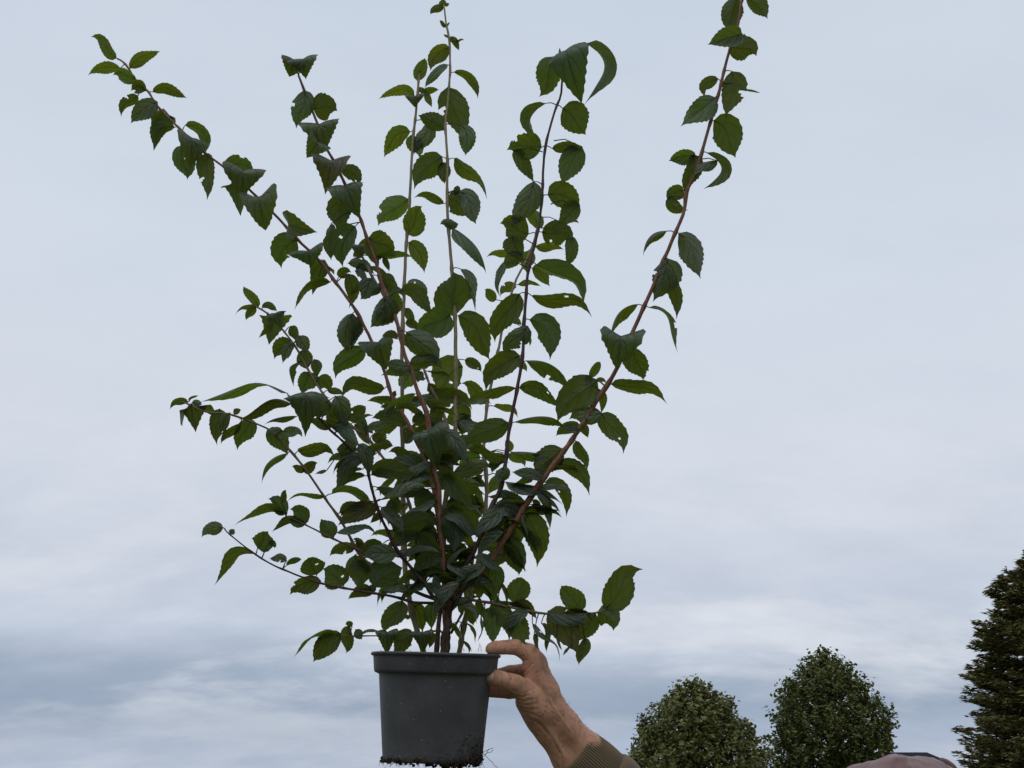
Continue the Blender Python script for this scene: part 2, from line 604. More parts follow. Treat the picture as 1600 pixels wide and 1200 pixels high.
S("s5", MAT_DARK, -0.004, -0.10, 3.6, 1.5,
  "699,955 702,935 712,904 736,869 755,828 767,794 780,768 787,744 791,712 797,662 808,610 816,557 819,500 825,429 835,383 843,346 847,307 851,237 866,175 877,145 880,95",
  """
884 82 909 162 58 2 T .15; 864 90 842 147 36 -5 U; 917 70 914 149 17 27 T; 872 92 875 74 4 0 T; 852 163 851 214 18 -25 U; 880 170 916 206 42 0 U
845 230 796 232 38 3 U; 803 236 835 277 21 0 U; 864 232 912 235 16 5 U; 909 231 878 283 35 3 U; 833 285 800 346 34 -6 T; 857 305 905 320 38 6 U; 905 321 873 346 28 0 U
825 365 783 350 36 3 U; 800 370 812 402 29 0 U; 848 363 893 376 36 6 U; 890 370 882 413 20 8 U; 817 405 785 416 22 2 U; 785 412 779 456 15 -5 T
840 415 908 470 28 15 U; 833 463 917 492 22 12 U; 811 461 776 531 33 8 U; 828 501 861 550 35 13 U; 824 511 788 551 27 2 T; 824 565 886 605 24 14 U
811 557 756 600 33 7 U; 813 607 875 629 23 8 U; 804 607 725 620 18 4 U; 806 660 882 666 18 12 U; 792 661 731 699 33 8 U; 788 712 731 702 17 2 U; 802 707 871 726 13 7 U
786 730 780 753 20 0 T; 792 754 869 780 14 9 T; 800 775 764 772 9 2 U; 781 790 748 836 24 0 T; 762 825 794 811 17 3 T; 760 836 815 890 28 13 U; 795 850 810 896 26 3 U
727 878 713 906 18 0 U; 722 862 739 881 15 3 U; 725 850 711 871 17 0 U
""")
S("s6", MAT_RED, -0.006, -0.16, 4.5, 1.9,
  "701,955 707,934 720,920 740,900 764,881 787,844 807,815 817,796 839,762 852,744 880,706 905,670 925,637 947,605 965,573 987,522 1001,490 1016,458 1037,407 1051,373 1067,335 1073,300 1085,275 1099,229 1113,181 1127,130 1136,93 1153,37 1158,8 1166,-25",
  """
1152 -6 1143 47 31 -4 U; 1167 -6 1195 24 28 2 U; 1158 54 1109 68 30 0 T; 1142 72 1183 82 36 2 U; 1122 124 1105 151 17 13 U; 1143 113 1133 172 34 6 U; 1165 139 1187 145 5 1 U
1116 153 1069 187 34 -3 T; 1116 190 1150 240 43 5 U; 1086 245 1047 251 22 4 U; 1083 243 1073 296 25 0 U; 1120 252 1086 271 15 3 T; 1104 240 1099 292 17 25 T
1068 298 1044 311 22 4 U; 1046 308 1074 326 19 -9 U; 1041 362 1005 394 12 11 U; 1061 366 1088 425 35 8 T; 1042 405 1023 460 42 -5 T; 1043 415 1053 488 25 6 U
996 477 956 525 14 14 U; 1015 482 1052 538 14 13 T; 970 527 964 579 55 0 T .35; 990 545 1004 591 33 0 U; 957 601 1035 623 25 8 U; 932 597 875 650 47 7 U
923 589 939 562 13 0 B; 920 601 918 584 11 0 B; 932 594 946 597 7 2 B; 935 610 942 641 13 3 B; 938 645 892 655 26 2 T; 940 647 973 700 31 6 U; 905 665 870 680 18 4 U
903 672 878 668 13 2 T; 905 665 918 683 13 3 U; 900 690 912 729 17 5 U; 878 702 842 741 37 5 U; 873 726 914 764 24 13 U; 852 755 887 797 20 11 U; 838 770 858 817 14 11 U; 832 782 841 801 10 3 U
845 750 803 735 17 2 T; 835 765 795 757 15 2 U; 829 785 775 790 13 3 U; 813 795 790 816 15 2 U; 797 787 790 813 15 0 U; 820 804 843 872 36 6 U; 817 806 809 851 29 -7 U
820 805 823 836 8 0 T; 822 830 838 859 11 2 U; 775 884 765 939 26 3 U; 758 870 755 913 15 0 U
""")
S("s7", MAT_TAN, 0.05, 0.22, 4.0, 1.3,
  "714,1032 719,1010 732,944 744,890 749,871 752,846 759,790 760,744 757,719 756,687 760,644 763,623 779,543 789,495 803,447 820,410 830,390 838,362 845,340",
  """
840 358 827 320 20 0 B; 838 386 879 390 15 5 B; 873 345 905 347 10 0 B; 826 392 823 422 22 0 B; 832 420 857 443 20 3 B; 800 396 763 399 11 2 B; 810 445 843 447 10 5 B; 806 449 783 460 15 6 B
775 468 757 452 15 0 B; 797 502 815 505 11 2 B; 823 515 827 540 8 0 B; 772 635 807 652 13 5 B; 757 630 724 594 20 3 B; 805 560 822 580 12 2 B; 797 705 792 685 12 0 B; 795 710 820 727 15 3 B
787 722 767 735 14 4 B; 779 742 765 771 17 0 B; 753 794 729 756 14 7 B; 752 790 730 762 13 -4 U; 757 760 727 748 13 2 U; 779 853 757 861 18 3 B; 750 715 717 726 21 3 B; 755 735 727 742 13 2 U
722 825 738 866 15 3 U; 733 938 757 908 25 0 U; 722 935 723 959 15 0 T; 750 935 755 971 12 2 U; 707 975 720 1000 9 2 U; 728 975 744 1002 6 5 U; 722 1003 732 1020 6 3 U; 716 985 700 975 6 2 U
""")
S("s8", MAT_OLIVE, 0.003, 0.10, 3.0, 1.0,
  "686,945 660,900 640,790 615,738 596,712 572,682 547,664 516,630 505,615 485,584 465,547 445,519 420,491 403,480 394,476",
  """
403 479 381 446 14 0 B; 400 478 370 488 7 5 U; 400 481 385 499 12 3 B; 410 481 433 484 10 4 U; 417 489 404 526 10 -11 U; 428 492 420 539 41 -2 U .2; 430 490 441 511 28 0 T .3
455 510 462 531 15 2 U; 468 525 475 551 20 3 T; 456 540 431 556 31 6 U; 460 540 440 562 14 3 T; 468 550 480 576 23 2 U; 492 562 497 587 16 0 T; 468 566 460 601 11 -11 U; 483 582 473 612 28 0 U
497 590 512 610 23 4 U; 512 610 535 618 10 3 U; 572 675 560 645 13 0 T; 573 668 606 655 18 -5 T; 582 680 598 691 15 2 U; 585 700 572 716 15 2 U; 590 700 613 695 17 3 U; 640 712 610 705 15 3 U
548 672 530 664 10 2 U; 606 730 592 722 13 2 U
""")
S("s9", MAT_OLIVE, 0.0, -0.04, 2.8, 1.0,
  "690,940 650,925 600,900 570,875 555,855 532,812 507,777 482,740 460,712 426,675 397,661 358,647 321,644 292,630 282,628",
  """
293 628 266 637 11 6 U; 296 627 309 617 4 0 U; 297 632 306 676 45 -3 U .2; 300 630 315 632 9 2 T; 343 640 338 686 25 -2 U; 359 647 345 677 15 2 T; 375 664 345 689 13 2 U; 392 655 373 697 27 2 U
365 645 376 640 9 0 U; 440 672 416 680 11 2 T; 426 668 445 706 28 0 U; 443 674 472 681 15 4 T; 448 710 409 746 11 9 U; 467 705 520 711 21 10 U; 475 737 458 727 11 0 U; 475 737 496 723 16 2 U
505 777 452 782 11 7 U; 520 772 580 791 17 11 U; 555 868 560 913 35 0 U; 553 858 515 865 17 5 U; 568 852 553 840 8 0 U
""")
S("s10", MAT_DARK, -0.006, -0.16, 3.0, 1.2,
  "694,950 684,926 664,912 642,887 622,862 607,832 590,794 576,744 572,731 559,712 530,685 515,671 494,649 478,636 462,624 450,618",
  """
530 671 522 631 30 0 U; 525 620 542 658 28 0 T; 543 656 573 632 21 0 U; 478 616 477 683 56 -3 T .2; 445 615 321 620 15 12 U; 454 632 377 651 21 9 U; 462 651 414 661 7 4 U; 515 640 497 650 15 2 T
505 622 486 618 8 2 U; 515 670 482 658 15 4 U; 518 668 561 693 20 5 T; 540 690 545 717 27 0 U; 560 695 578 739 20 4 T; 583 742 645 737 29 4 U; 565 715 526 756 29 5 T; 510 735 494 738 6 0 T
588 796 532 818 27 6 U; 570 786 531 799 15 3 U; 599 780 666 764 15 5 T; 622 778 604 813 21 0 U; 617 827 681 815 31 5 U; 650 838 605 850 19 3 U; 617 862 570 873 27 4 T; 597 850 568 858 19 3 U
645 842 691 858 18 6 U; 660 850 640 862 11 0 U; 598 805 580 815 11 2 U; 690 870 645 886 25 4 U; 665 890 650 905 17 2 U; 660 908 647 921 11 0 U; 680 900 684 936 13 0 T; 667 902 635 905 17 3 U
""")
S("s12", MAT_OLIVE, -0.03, -0.08, 1.8, 1.0, "568,868 562,860 520,842 475,819 447,806",
  """
528 832 588 830 15 7 T; 519 840 502 811 25 0 U; 481 814 457 792 31 0 U; 475 820 426 829 10 5 U; 448 801 420 779 23 2 U; 440 785 447 765 9 0 U; 442 804 367 812 13 7 U
""")
S("s11", MAT_DARK, -0.004, -0.12, 2.4, 0.9,
  "694,948 688,943 647,941 627,935 582,926 537,919 500,911 460,897 425,882 400,867 360,836 352,828",
  """
348 825 317 836 19 5 T; 360 834 366 827 9 0 T; 394 866 342 905 15 9 U; 403 856 419 831 31 0 U; 424 843 429 856 9 0 U; 447 876 422 872 13 2 T; 449 883 472 872 9 2 U; 495 897 480 870 35 0 U; 500 908 455 928 25 7 U
536 914 507 888 37 3 U; 582 926 544 934 14 3 U; 578 924 553 918 11 2 U; 582 924 583 911 11 0 U; 587 917 626 885 40 4 U; 628 940 604 986 28 3 U; 635 925 597 919 13 3 T
""")
S("s13", MAT_OLIVE, 0.02, -0.03, 1.6, 0.8, "693,1000 688,986 647,991 591,993 547,994 532,991",
  """
532 991 492 1029 31 5 U; 522 990 466 1015 12 8 U; 546 979 541 1018 18 0 U; 550 978 540 976 11 2 U; 556 984 566 998 14 0 T; 565 990 591 983 7 0 T; 605 989 605 1022 28 0 T .25; 605 990 592 985 7 0 T; 607 990 621 987 7 0 T
646 992 617 1020 27 4 U; 660 989 662 1020 28 0 T .25; 676 988 672 1010 13 0 B
""")
S("s14", MAT_OLIVE, 0.0, 0.0, 2.2, 1.0, "702,945 720,936 766,942 794,948 852,959 907,960 933,957 946,952",
  """
804 942 821 901 33 0 U; 806 956 814 1013 31 0 U; 770 941 793 991 29 7 U; 758 953 772 1001 26 5 U; 737 949 739 974 19 0 U; 751 960 746 999 7 5 U; 785 912 792 948 9 4 U
857 957 899 1012 42 4 U; 858 955 915 975 18 3 T; 930 960 905 999 28 0 U; 907 955 882 909 31 -3 U; 946 950 993 881 41 0 U; 934 957 956 984 34 9 U; 913 997 905 1036 18 3 U
833 975 873 1023 10 3 T; 835 990 843 1013 8 0 T; 846 975 855 1016 9 2 T; 870 1000 878 1013 5 0 T; 893 1010 880 1023 5 0 T
""")

shrub = thing("shrub", POT_C + Vector((0.01, 0.0, -0.02)),
              "tall leafy mock orange shrub with long drooping stems growing in the grey pot", "shrub")


def resample(P, step=9.0):
    """smooth pixel polyline (Catmull-Rom) with parameter 0..1 along it"""
    out = []
    n = len(P)
    for i in range(n - 1):
        p0, p1, p2, p3 = (np.array(P[max(i - 1, 0)]), np.array(P[i]), np.array(P[i + 1]), np.array(P[min(i + 2, n - 1)]))
        m = max(2, int(np.linalg.norm(p2 - p1) / step))
        for k in range(m):
            t = k / m
            out.append(0.5 * ((2 * p1) + (-p0 + p2) * t + (2 * p0 - 5 * p1 + 4 * p2 - p3) * t * t + (-p0 + 3 * p1 - 3 * p2 + p3) * t ** 3))
    out.append(np.array(P[-1], dtype=float))
    out = np.array(out)
    d = np.r_[0, np.cumsum(np.linalg.norm(np.diff(out, axis=0), axis=1))]
    return out, d / d[-1]


N_LEAF = 0
ROWS, COLS = 19, 9


def leaf_shape(t):
    if t < 0.86:
        q = t / 0.93
        return (q ** 0.55) * ((1 - q) ** 0.80) / 0.528
    a = (0.86 / 0.93) ** 0.55 * (1 - 0.86 / 0.93) ** 0.80 / 0.528
    return max(0.0, a * ((1 - t) / 0.14) ** 1.5)


def build_leaf(stem_ob, node, D0, bx, by, tx, ty, w, bend, side, fwd, mat):
    bend = bend * 1.0
    rnd = random.Random(int(bx * 131 + by * 17 + tx))
    ex = 0.06 if fwd < 0.01 else 0.0
    tx, ty = tx + (tx - bx) * ex, ty + (ty - by) * ex
    bx, by = bx - (tx - bx) * ex * 0.5, by - (ty - by) * ex * 0.5
    L2 = math.hypot(tx - bx, ty - by)
    top = side == "T"
    D = D0 + (-0.010 if top else 0.007) + rnd.uniform(-0.006, 0.006)
    if bx < 760 and by > 985 and 590 < bx:
        D = min(D, POT_D - 0.02)
    B = at_depth(bx, by, D)
    s = D / FPX
    rd = ray(bx, by).normalized()

    def vec(dx, dy, dz):
        return CR * (dx * s) - CU * (dy * s) + rd * (dz * s)
    dx, dy = tx - bx, ty - by
    n = np.array([-dy, dx]) / max(L2, 1e-6)
    if abs(n[1]) < 0.25:
        if n[0] < 0:
            n = -n
    elif n[1] > 0:
        n = -n
    dz = rnd.uniform(-0.30, 0.22) * L2
    P0 = Vector((0, 0, 0))
    P2 = vec(dx, dy, dz - fwd * 0.55 * L2)
    P1 = vec(dx * 0.5 + n[0] * 2 * bend, dy * (0.5 if fwd < 0.05 else 0.12) + n[1] * 2 * bend, dz * 0.4 - fwd * 1.5 * L2 - (0.12 * L2))
    ts = [(i / (ROWS - 1)) ** 0.92 for i in range(ROWS)]
    droop = fwd > 0.01
    dirn = Vector(vec(dx, dy, 0)).normalized() if L2 > 0 else Vector((0, 0, -1))
    if droop:
        # the blade first reaches out level, then folds over and hangs
        sgn = -1.0 if top else 0.8
        reach = vec(0, 0, sgn * (0.35 + 0.5 * fwd) * L2)
        kf = 0.34
        C = []
        for t in ts:
            if t < kf:
                C.append(reach * (t / kf) - dirn * (0.05 * L2 * s * math.sin(t / kf * math.pi)))
            else:
                q = (t - kf) / (1 - kf)
                C.append(reach + vec(dx * q, dy * q, -sgn * 0.35 * L2 * q * q))
        for _ in range(2):
            C = [C[0]] + [(C[i - 1] + C[i] * 2 + C[i + 1]) / 4 for i in range(1, ROWS - 1)] + [C[-1]]
    else:
        C = [P0 * (1 - t) ** 2 + P1 * (2 * t * (1 - t)) + P2 * t * t for t in ts]
        # tips hook over and the blade waves a little
        hk = rnd.choice((0.03, 0.08, 0.14, 0.22)) * L2 * s
        hv = (Vector((0, 0, -1)) * 0.7 + rd * rnd.uniform(-1, 0.6) + CR * rnd.uniform(-0.5, 0.5))
        sw = rnd.uniform(-0.07, 0.07) * L2 * s
        pn = (CR * n[0] - CU * n[1])
        C = [c + hv * (hk * max(0, (t - 0.62) / 0.38) ** 2) + pn * (sw * math.sin(t * 6.0)) for c, t in zip(C, ts)]
    Sfix = dirn.cross(rd).normalized()
    L3 = sum((C[i + 1] - C[i]).length for i in range(ROWS - 1))
    wpx = w * s * (1.62 if fwd > 0.01 else 1.46)
    wt_ = max(wpx, 0.48 * L3)
    rho = math.acos(max(0.30, min(1.0, wpx / wt_)))
    rho += rnd.uniform(0.0, 0.30)
    fold = rnd.uniform(0.12, 0.5) * (1 if rnd.random() < 0.7 else -0.5)
    curl = -rnd.uniform(0.1, 0.6) if rnd.random() < 0.75 else rnd.uniform(0.1, 0.4)
    tw = rnd.uniform(-0.4, 0.4)
    wav, ph, wf = rnd.uniform(0.08, 0.26), rnd.uniform(0, 6.28), rnd.uniform(4, 9)
    asym = rnd.uniform(-0.10, 0.10)
    teeth = [rnd.choice((0.075, 0.06, 0.03)) if q % 2 else rnd.uniform(-0.03, 0.0) for q in range(ROWS)]
    # which way to roll: the upper face should look up
    best = None
    for sg in (1, -1):
        T = (C[ROWS // 2 + 1] - C[ROWS // 2 - 1]).normalized()
        S0 = T.cross(rd).normalized()
        N0 = S0.cross(T).normalized()
        if N0.dot(rd) > 0:
            N0 = -N0
        Nr = N0 * math.cos(rho) - S0 * math.sin(rho) * sg
        if not top:
            Nr = -Nr
        if best is None or Nr.z > best[0]:
            best = (Nr.z, sg)
    sg = best[1]
    V, UV, F = [], [], []
    prevN = None
    drN = None
    dsh = rnd.random()
    if droop:
        fold = rnd.uniform(0.25, 0.6) * (1 if top else -1)
    droll = rnd.uniform(-0.3, 0.3)
    for i, t in enumerate(ts):
        a, b = C[max(i - 1, 0)], C[min(i + 1, ROWS - 1)]
        T = (b - a).normalized()
        S0 = T.cross(rd)
        S0 = S0.normalized() if S0.length > 0.05 else CR.copy()
        if droop:
            S0 = (Sfix - T * Sfix.dot(T)).normalized()
        N0 = S0.cross(T).normalized()
        if not droop and N0.dot(rd) > 0:
            N0 = -N0
        if droop and drN is None:
            tm = (C[ROWS - 3] - C[ROWS // 2 + 1]).normalized()
            drN = 1.0 if Sfix.cross(tm).dot(rd) < 0 else -1.0
        if droop:
            N0 = N0 * drN
        r_ = rho + tw * (t - 0.4)
        if droop:
            r_ = tw * 0.5 * (t - 0.4) + droll
        Nn = N0 * math.cos(r_) - S0 * math.sin(r_) * sg
        if not top:
            Nn = -Nn
        Sd = T.cross(Nn).normalized()
        if not droop and prevN is not None and Sd.dot(prevN) < 0:
            Sd = -Sd
            Nn = Sd.cross(T)
        prevN = Sd
        hw = 0.5 * wt_ * leaf_shape(t)
        if droop and t > 0.34:
            q_ = (t - 0.34) / 0.66
            hw = 0.5 * wt_ * (leaf_shape(0.34) * ((1 - q_) ** (0.95 + 0.5 * dsh)) * (1 - 0.10 * math.sin(q_ * math.pi)) + 0.05 * math.sin(q_ * math.pi))
        for j in range(COLS):
            u = -1 + 2 * j / (COLS - 1)
            k = u * hw * (1 + asym * u)
            if j in (0, COLS - 1) and 1 < i < ROWS - 2:
                k *= 1.0 + teeth[i] * (0.6 if t < 0.25 else 1.0)
                tt = 0.015 * L3 * (1 if teeth[i] > 0.02 else 0)
            else:
                tt = 0
            h = hw * (fold * abs(u) + curl * u * u + wav * u * u * math.sin(wf * t + ph + (1.4 if u > 0 else 0)))
            V.append(B + C[i] + Sd * k + Nn * h + T * tt)
            UV.append((u, t))
    # winding so that the face normal is the upper side
    i0 = (ROWS * 2 // 3 if droop else ROWS // 2) * COLS + COLS // 2
    e1, e2 = V[i0 + 1] - V[i0], V[i0 + COLS] - V[i0]
    flip = e1.cross(e2).dot((-rd if top else rd) if droop else Nn_ref(C, rd, rho, sg, top)) < 0
    bite = set()
    if L2 > 26 and rnd.random() < 0.22:
        bi, bj = rnd.randrange(4, ROWS - 4), rnd.choice((0, 0, COLS - 2, COLS - 2, 2, 5))
        bite = {(bi, bj)}
        if bj in (0, COLS - 2):
            bite |= {(bi + 1, bj), (bi, bj + (1 if bj == 0 else -1))} if rnd.random() < 0.6 else {(bi + 1, bj)}
    for i in range(ROWS - 1):
        for j in range(COLS - 1):
            if (i, j) in bite:
                continue
            a = i * COLS + j
            q = (a, a + 1, a + COLS + 1, a + COLS)
            F.append(q[::-1] if flip else q)
    # petiole
    nd = Vector(node)
    if (nd - B).length > 0.0015:
        mid_ = (nd + B) * 0.5 + Vector((0, 0, 0.12 * (nd - B).length))
        if (nd - B).length > 0.05:
            nd = B + (nd - B) * (0.05 / (nd - B).length)
        pv, pf = tube([nd, mid_, B, B + C[2]], [0.0011, 0.0009, 0.0008, 0.0004], 5)
        o = len(V)
        V += pv
        UV += [(0.0, 0.02)] * len(pv)
        F += [tuple(x + o for x in f) for f in pf]
    if L2 * (w + 8) < LIMIT:
        o = len(SMALL["V"])
        SMALL["V"] += V; SMALL["UV"] += UV; SMALL["F"] += [tuple(x + o for x in f) for f in F]
        SMALL["M"] += [1 if mat is MAT_YOUNG else 0] * len(F)
        return None
    return link("leaf", V, F, mat, stem_ob, B, True, UV)


def Nn_ref(C, rd, rho, sg, top):
    T = (C[ROWS // 2 + 1] - C[ROWS // 2 - 1]).normalized()
    S0 = T.cross(rd).normalized()
    N0 = S0.cross(T).normalized()
    if N0.dot(rd) > 0:
        N0 = -N0
    Nr = N0 * math.cos(rho) - S0 * math.sin(rho) * sg
    return Nr if top else -Nr


FR = random.Random(77)
for nm, cnt, ylo, yhi in [("s2", 17, 600, 900), ("s1", 12, 640, 900), ("s3", 10, 620, 930), ("s4", 13, 600, 900), ("s18", 8, 580, 740), ("s5", 9, 740, 920), ("s6", 17, 700, 920),
                          ("s7", 10, 700, 960), ("s10", 11, 700, 915), ("s8", 12, 640, 900), ("s9", 5, 760, 920), ("s14", 8, 930, 965), ("s2b", 3, 380, 470)]:
    pxs, _ = resample(STEMS[nm]["pts"])
    c = [p for p in pxs if ylo <= p[1] <= yhi]
    for k in range(int(cnt * 1.35)):
        x, y = c[FR.randrange(len(c))]
        sd_ = FR.choice((-1, 1)); an = FR.uniform(-0.35, 1.0)
        L_ = FR.uniform(32, 60) * (0.75 if nm in ("s14", "s2b") else 1)
        bx_, by_ = x + sd_ * FR.uniform(3, 9), y - FR.uniform(-3, 4)
        STEMS[nm]["leaves"].append([str(round(v, 1)) for v in (bx_, by_, bx_ + sd_ * L_ * math.cos(an), by_ + L_ * math.sin(an), L_ * FR.uniform(0.2, 0.42), FR.uniform(2, 9))] + [FR.choice("UUUT")])
ALL = sorted((math.hypot(float(f[0]) - float(f[2]), float(f[1]) - float(f[3])) * (float(f[4]) + 8) for st in STEMS.values() for f in st["leaves"]), reverse=True)
LIMIT = ALL[min(299, len(ALL) - 1)]
SMALL = {"V": [], "F": [], "UV": [], "M": []}
for nm, st in STEMS.items():
    px, tpar = resample(st["pts"])
    pts3, rad, deps = [], [], []
    px = px + np.array([[0.9 * noise.noise(Vector((p[0] * 0.045, p[1] * 0.045, i_))) for i_ in (3.3, 8.8)] for p in px])
    for (x, y), t in zip(px, tpar):
        off = st["z0"] + (st["z1"] - st["z0"]) * t ** 1.15
        d = plane_depth(x, y) + off
        deps.append(d)
        pts3.append(at_depth(x, y, d))
        r = (st["r0"] + (st["r1"] - st["r0"]) * t ** 0.8) * d / FPX * 1.04
        rad.append(r)
    deps = np.array(deps)
    # node swellings where leaves sit
    nodes = []
    for f in st["leaves"]:
        b = np.array([float(f[0]), float(f[1])])
        k = int(np.argmin(((px - b) ** 2).sum(1)))
        nodes.append(k)
        rad[k] *= 1.0
    for k in set(nodes):
        if 0 < k < len(rad) - 1:
            rad[k] *= 1.32
    v, f = tube(pts3, rad, 9)
    so = link("stem", v, f, st["mat"], shrub, pts3[0])
    for k, fl in zip(nodes, st["leaves"]):
        bx, by, tx, ty, w, bend = (float(q) for q in fl[:6])
        side = fl[6]
        fwd = float(fl[7]) if len(fl) > 7 else 0.0
        N_LEAF += 1
        build_leaf(so, pts3[k], deps[k], bx, by, tx, ty, w, bend, side, fwd, MAT_YOUNG if side == "B" else MAT_LEAF)
sm = link("small_leaves", SMALL["V"], SMALL["F"], [MAT_LEAF, MAT_YOUNG], shrub, ORIGIN[shrub.name], True, SMALL["UV"], kind="stuff")
sm.data.polygons.foreach_set("material_index", SMALL["M"])

# woody crown where the stems fork, with cut stubs
def lump(name, pts, rads, mat, parent, n=14, amp=0.12, seed=0):
    V, F = tube(pts, rads, n)
    c = sum((Vector(p) for p in pts), Vector()) / len(pts)
    out = []
    for v in V:
        k = noise.noise(v * 90 + Vector((seed, 0, 0))) * amp + noise.noise(v * 260) * amp * 0.5
        axis_pt = min(pts, key=lambda p: (Vector(p) - v).length)
        out.append(v + (v - Vector(axis_pt)) * k * 2)
    return link(name, out, F, mat, parent, pts[0])


def wpt(x, y, off=0.0):
    return at_depth(x, y, plane_depth(x, y) + off)


trunk_px = [(694, 1030), (695, 1018), (697, 990), (699, 965), (700, 948), (699, 935), (697, 922)]
pp, _ = resample(trunk_px, 5)
lump("trunk", [wpt(x, y, -0.005) for x, y in pp], [0.0071 + 0.0062 * max(0, (958 - y) / 38) * (1 if y > 928 else 0.6) for x, y in pp], MAT_TRUNK, shrub, 18, 0.2)
for i, (x0, y0, x1, y1, r, off) in enumerate([(692, 935, 692, 915, 5, -0.012), (712, 936, 726, 919, 4.5, -0.012), (686, 930, 680, 905, 4, 0.01),
                                             (704, 930, 709, 910, 4, -0.01), (715, 926, 733, 905, 3, -0.01), (681, 1030, 689, 935, 3.3, -0.004),
                                             (704, 990, 723, 957, 1.8, -0.01)]):
    lump("branch_stub", [wpt(x0 + (x1 - x0) * k / 5, y0 + (y1 - y0) * k / 5, off) for k in range(6)],
         [r * 0.001 * (1.15 - 0.03 * k) for k in range(6)], MAT_TRUNK, shrub, 10, 0.25, i)

for i, (x, y, r) in enumerate([(691, 933, 6.5), (707, 930, 6.5), (699, 926, 7.5), (686, 940, 4.5), (711, 937, 4), (694, 947, 5.5)]):
    c = wpt(x, y, -0.012)
    lump("burl", [c + Vector((0, 0, -r * 0.001)), c + Vector((0, 0, -r * 0.0005)), c, c + Vector((0, 0, r * 0.0006)), c + Vector((0, 0, r * 0.001))],
         [r * 0.0004, r * 0.0009, r * 0.001, r * 0.0008, r * 0.0003], MAT_TRUNK, shrub, 12, 0.5, 20 + i)

# ------------------------------------------------------------------ plant pot
AX = Vector((0.020, -math.sin(POT_TILT), math.cos(POT_TILT))).normalized()     # the pot hangs a little askew
PX = Vector((1, 0, 0)); PX = (PX - AX * PX.dot(AX)).normalized()
PY = AX.cross(PX)
PM = Matrix((PX, PY, AX)).transposed()


def potpt(r, th, z):
    return POT_C + PM @ Vector((r * math.cos(th), r * math.sin(th), z))


def pot_material():
    M = Mat("grey pot plastic")
    oc = M.coord("Object")
    s = M.n("ShaderNodeSeparateXYZ"); M.l(oc, s.inputs[0])
    scuff = M.noise(M.map(oc, (1, 1, 0.25)), 260, 4, 0.65)
    soft = M.noise(oc, 22, 4, 0.6)
    col = M.mix(M.ramp(soft, [(0.35, 0.0), (0.7, 1.0)]), (0.046, 0.047, 0.048), (0.066, 0.0665, 0.067))
    col = M.mix(M.ramp(scuff, [(0.58, 0.0), (0.78, 0.5)]), col, (0.115, 0.115, 0.11))
    # damp soil smeared round the lower right side
    dn = M.noise(oc, 55, 6, 0.65)
    hgt = M.math("MULTIPLY", M.math("ADD", s.outputs[2], 0.165), -16.0)
    rgt = M.math("MULTIPLY", M.math("SUBTRACT", s.outputs[0], 0.055), 14.0)
    reach = M.math("ADD", M.math("ADD", hgt, M.math("MULTIPLY", rgt, 1.0)), M.math("MULTIPLY", dn, 2.2))
    dirt = M.ramp(reach, [(0.50, 0.0), (0.95, 0.9)])
    dn2 = M.noise(oc, 120, 5, 0.7)
    rimd = M.ramp(M.math("ADD", M.math("MULTIPLY", M.math("ADD", s.outputs[2], 0.165), -36.0), M.math("MULTIPLY", dn2, 1.5)), [(0.35, 0.0), (0.8, 0.85)])
    dirt = M.math("MAXIMUM", dirt, rimd)
    col = M.mix(dirt, col, M.mix(dn2, (0.012, 0.010, 0.007), (0.05, 0.042, 0.028)))
    vo = M.n("ShaderNodeTexVoronoi"); vo.inputs["Scale"].default_value = 150
    M.l(oc, vo.inputs["Vector"])
    sel = M.n("ShaderNodeSeparateColor"); M.l(vo.outputs["Color"], sel.inputs[0])
    fleck = M.math("MULTIPLY", M.ramp(vo.outputs["Distance"], [(0.10, 1.0), (0.17, 0.0)]), M.ramp(sel.outputs[0], [(0.90, 0.0), (0.92, 1.0)]))
    col = M.mix(M.math("MULTIPLY", fleck, 0.6), col, (0.35, 0.33, 0.28))
    fleck2 = M.math("MULTIPLY", M.ramp(vo.outputs["Distance"], [(0.16, 1.0), (0.24, 0.0)]), M.ramp(sel.outputs[1], [(0.93, 0.0), (0.95, 1.0)]))
    col = M.mix(fleck2, col, (0.016, 0.013, 0.01))
    rough = M.math("ADD", M.math("MULTIPLY", soft, 0.2), 0.40)
    rough = M.math("ADD", rough, M.math("MULTIPLY", dirt, 0.35), True)
    h = M.math("ADD", M.math("MULTIPLY", dirt, M.math("MULTIPLY", dn2, 2.0)), M.math("MULTIPLY", soft, 0.3))
    return M.done(M.pbr(col, rough, 0.45, M.bump(h, 0.5, 0.002)))


MAT_POT = pot_material()


def soil_material():
    M = Mat("peaty soil")
    oc = M.coord("Object")
    a = M.noise(oc, 320, 5, 0.7)
    col = M.mix(M.ramp(a, [(0.4, 0.0), (0.7, 1.0)]), (0.014, 0.010, 0.007), (0.05, 0.036, 0.024))
    return M.done(M.pbr(col, 0.95, 0.1, M.bump(a, 1.0, 0.002)))


MAT_SOIL = soil_material()
M = Mat("fine root"); MAT_ROOT = M.done(M.pbr((0.06, 0.045, 0.03), 0.9, 0.2))
M = Mat("pale dry stalk"); MAT_STRAW = M.done(M.pbr((0.34, 0.26, 0.15), 0.8, 0.2))

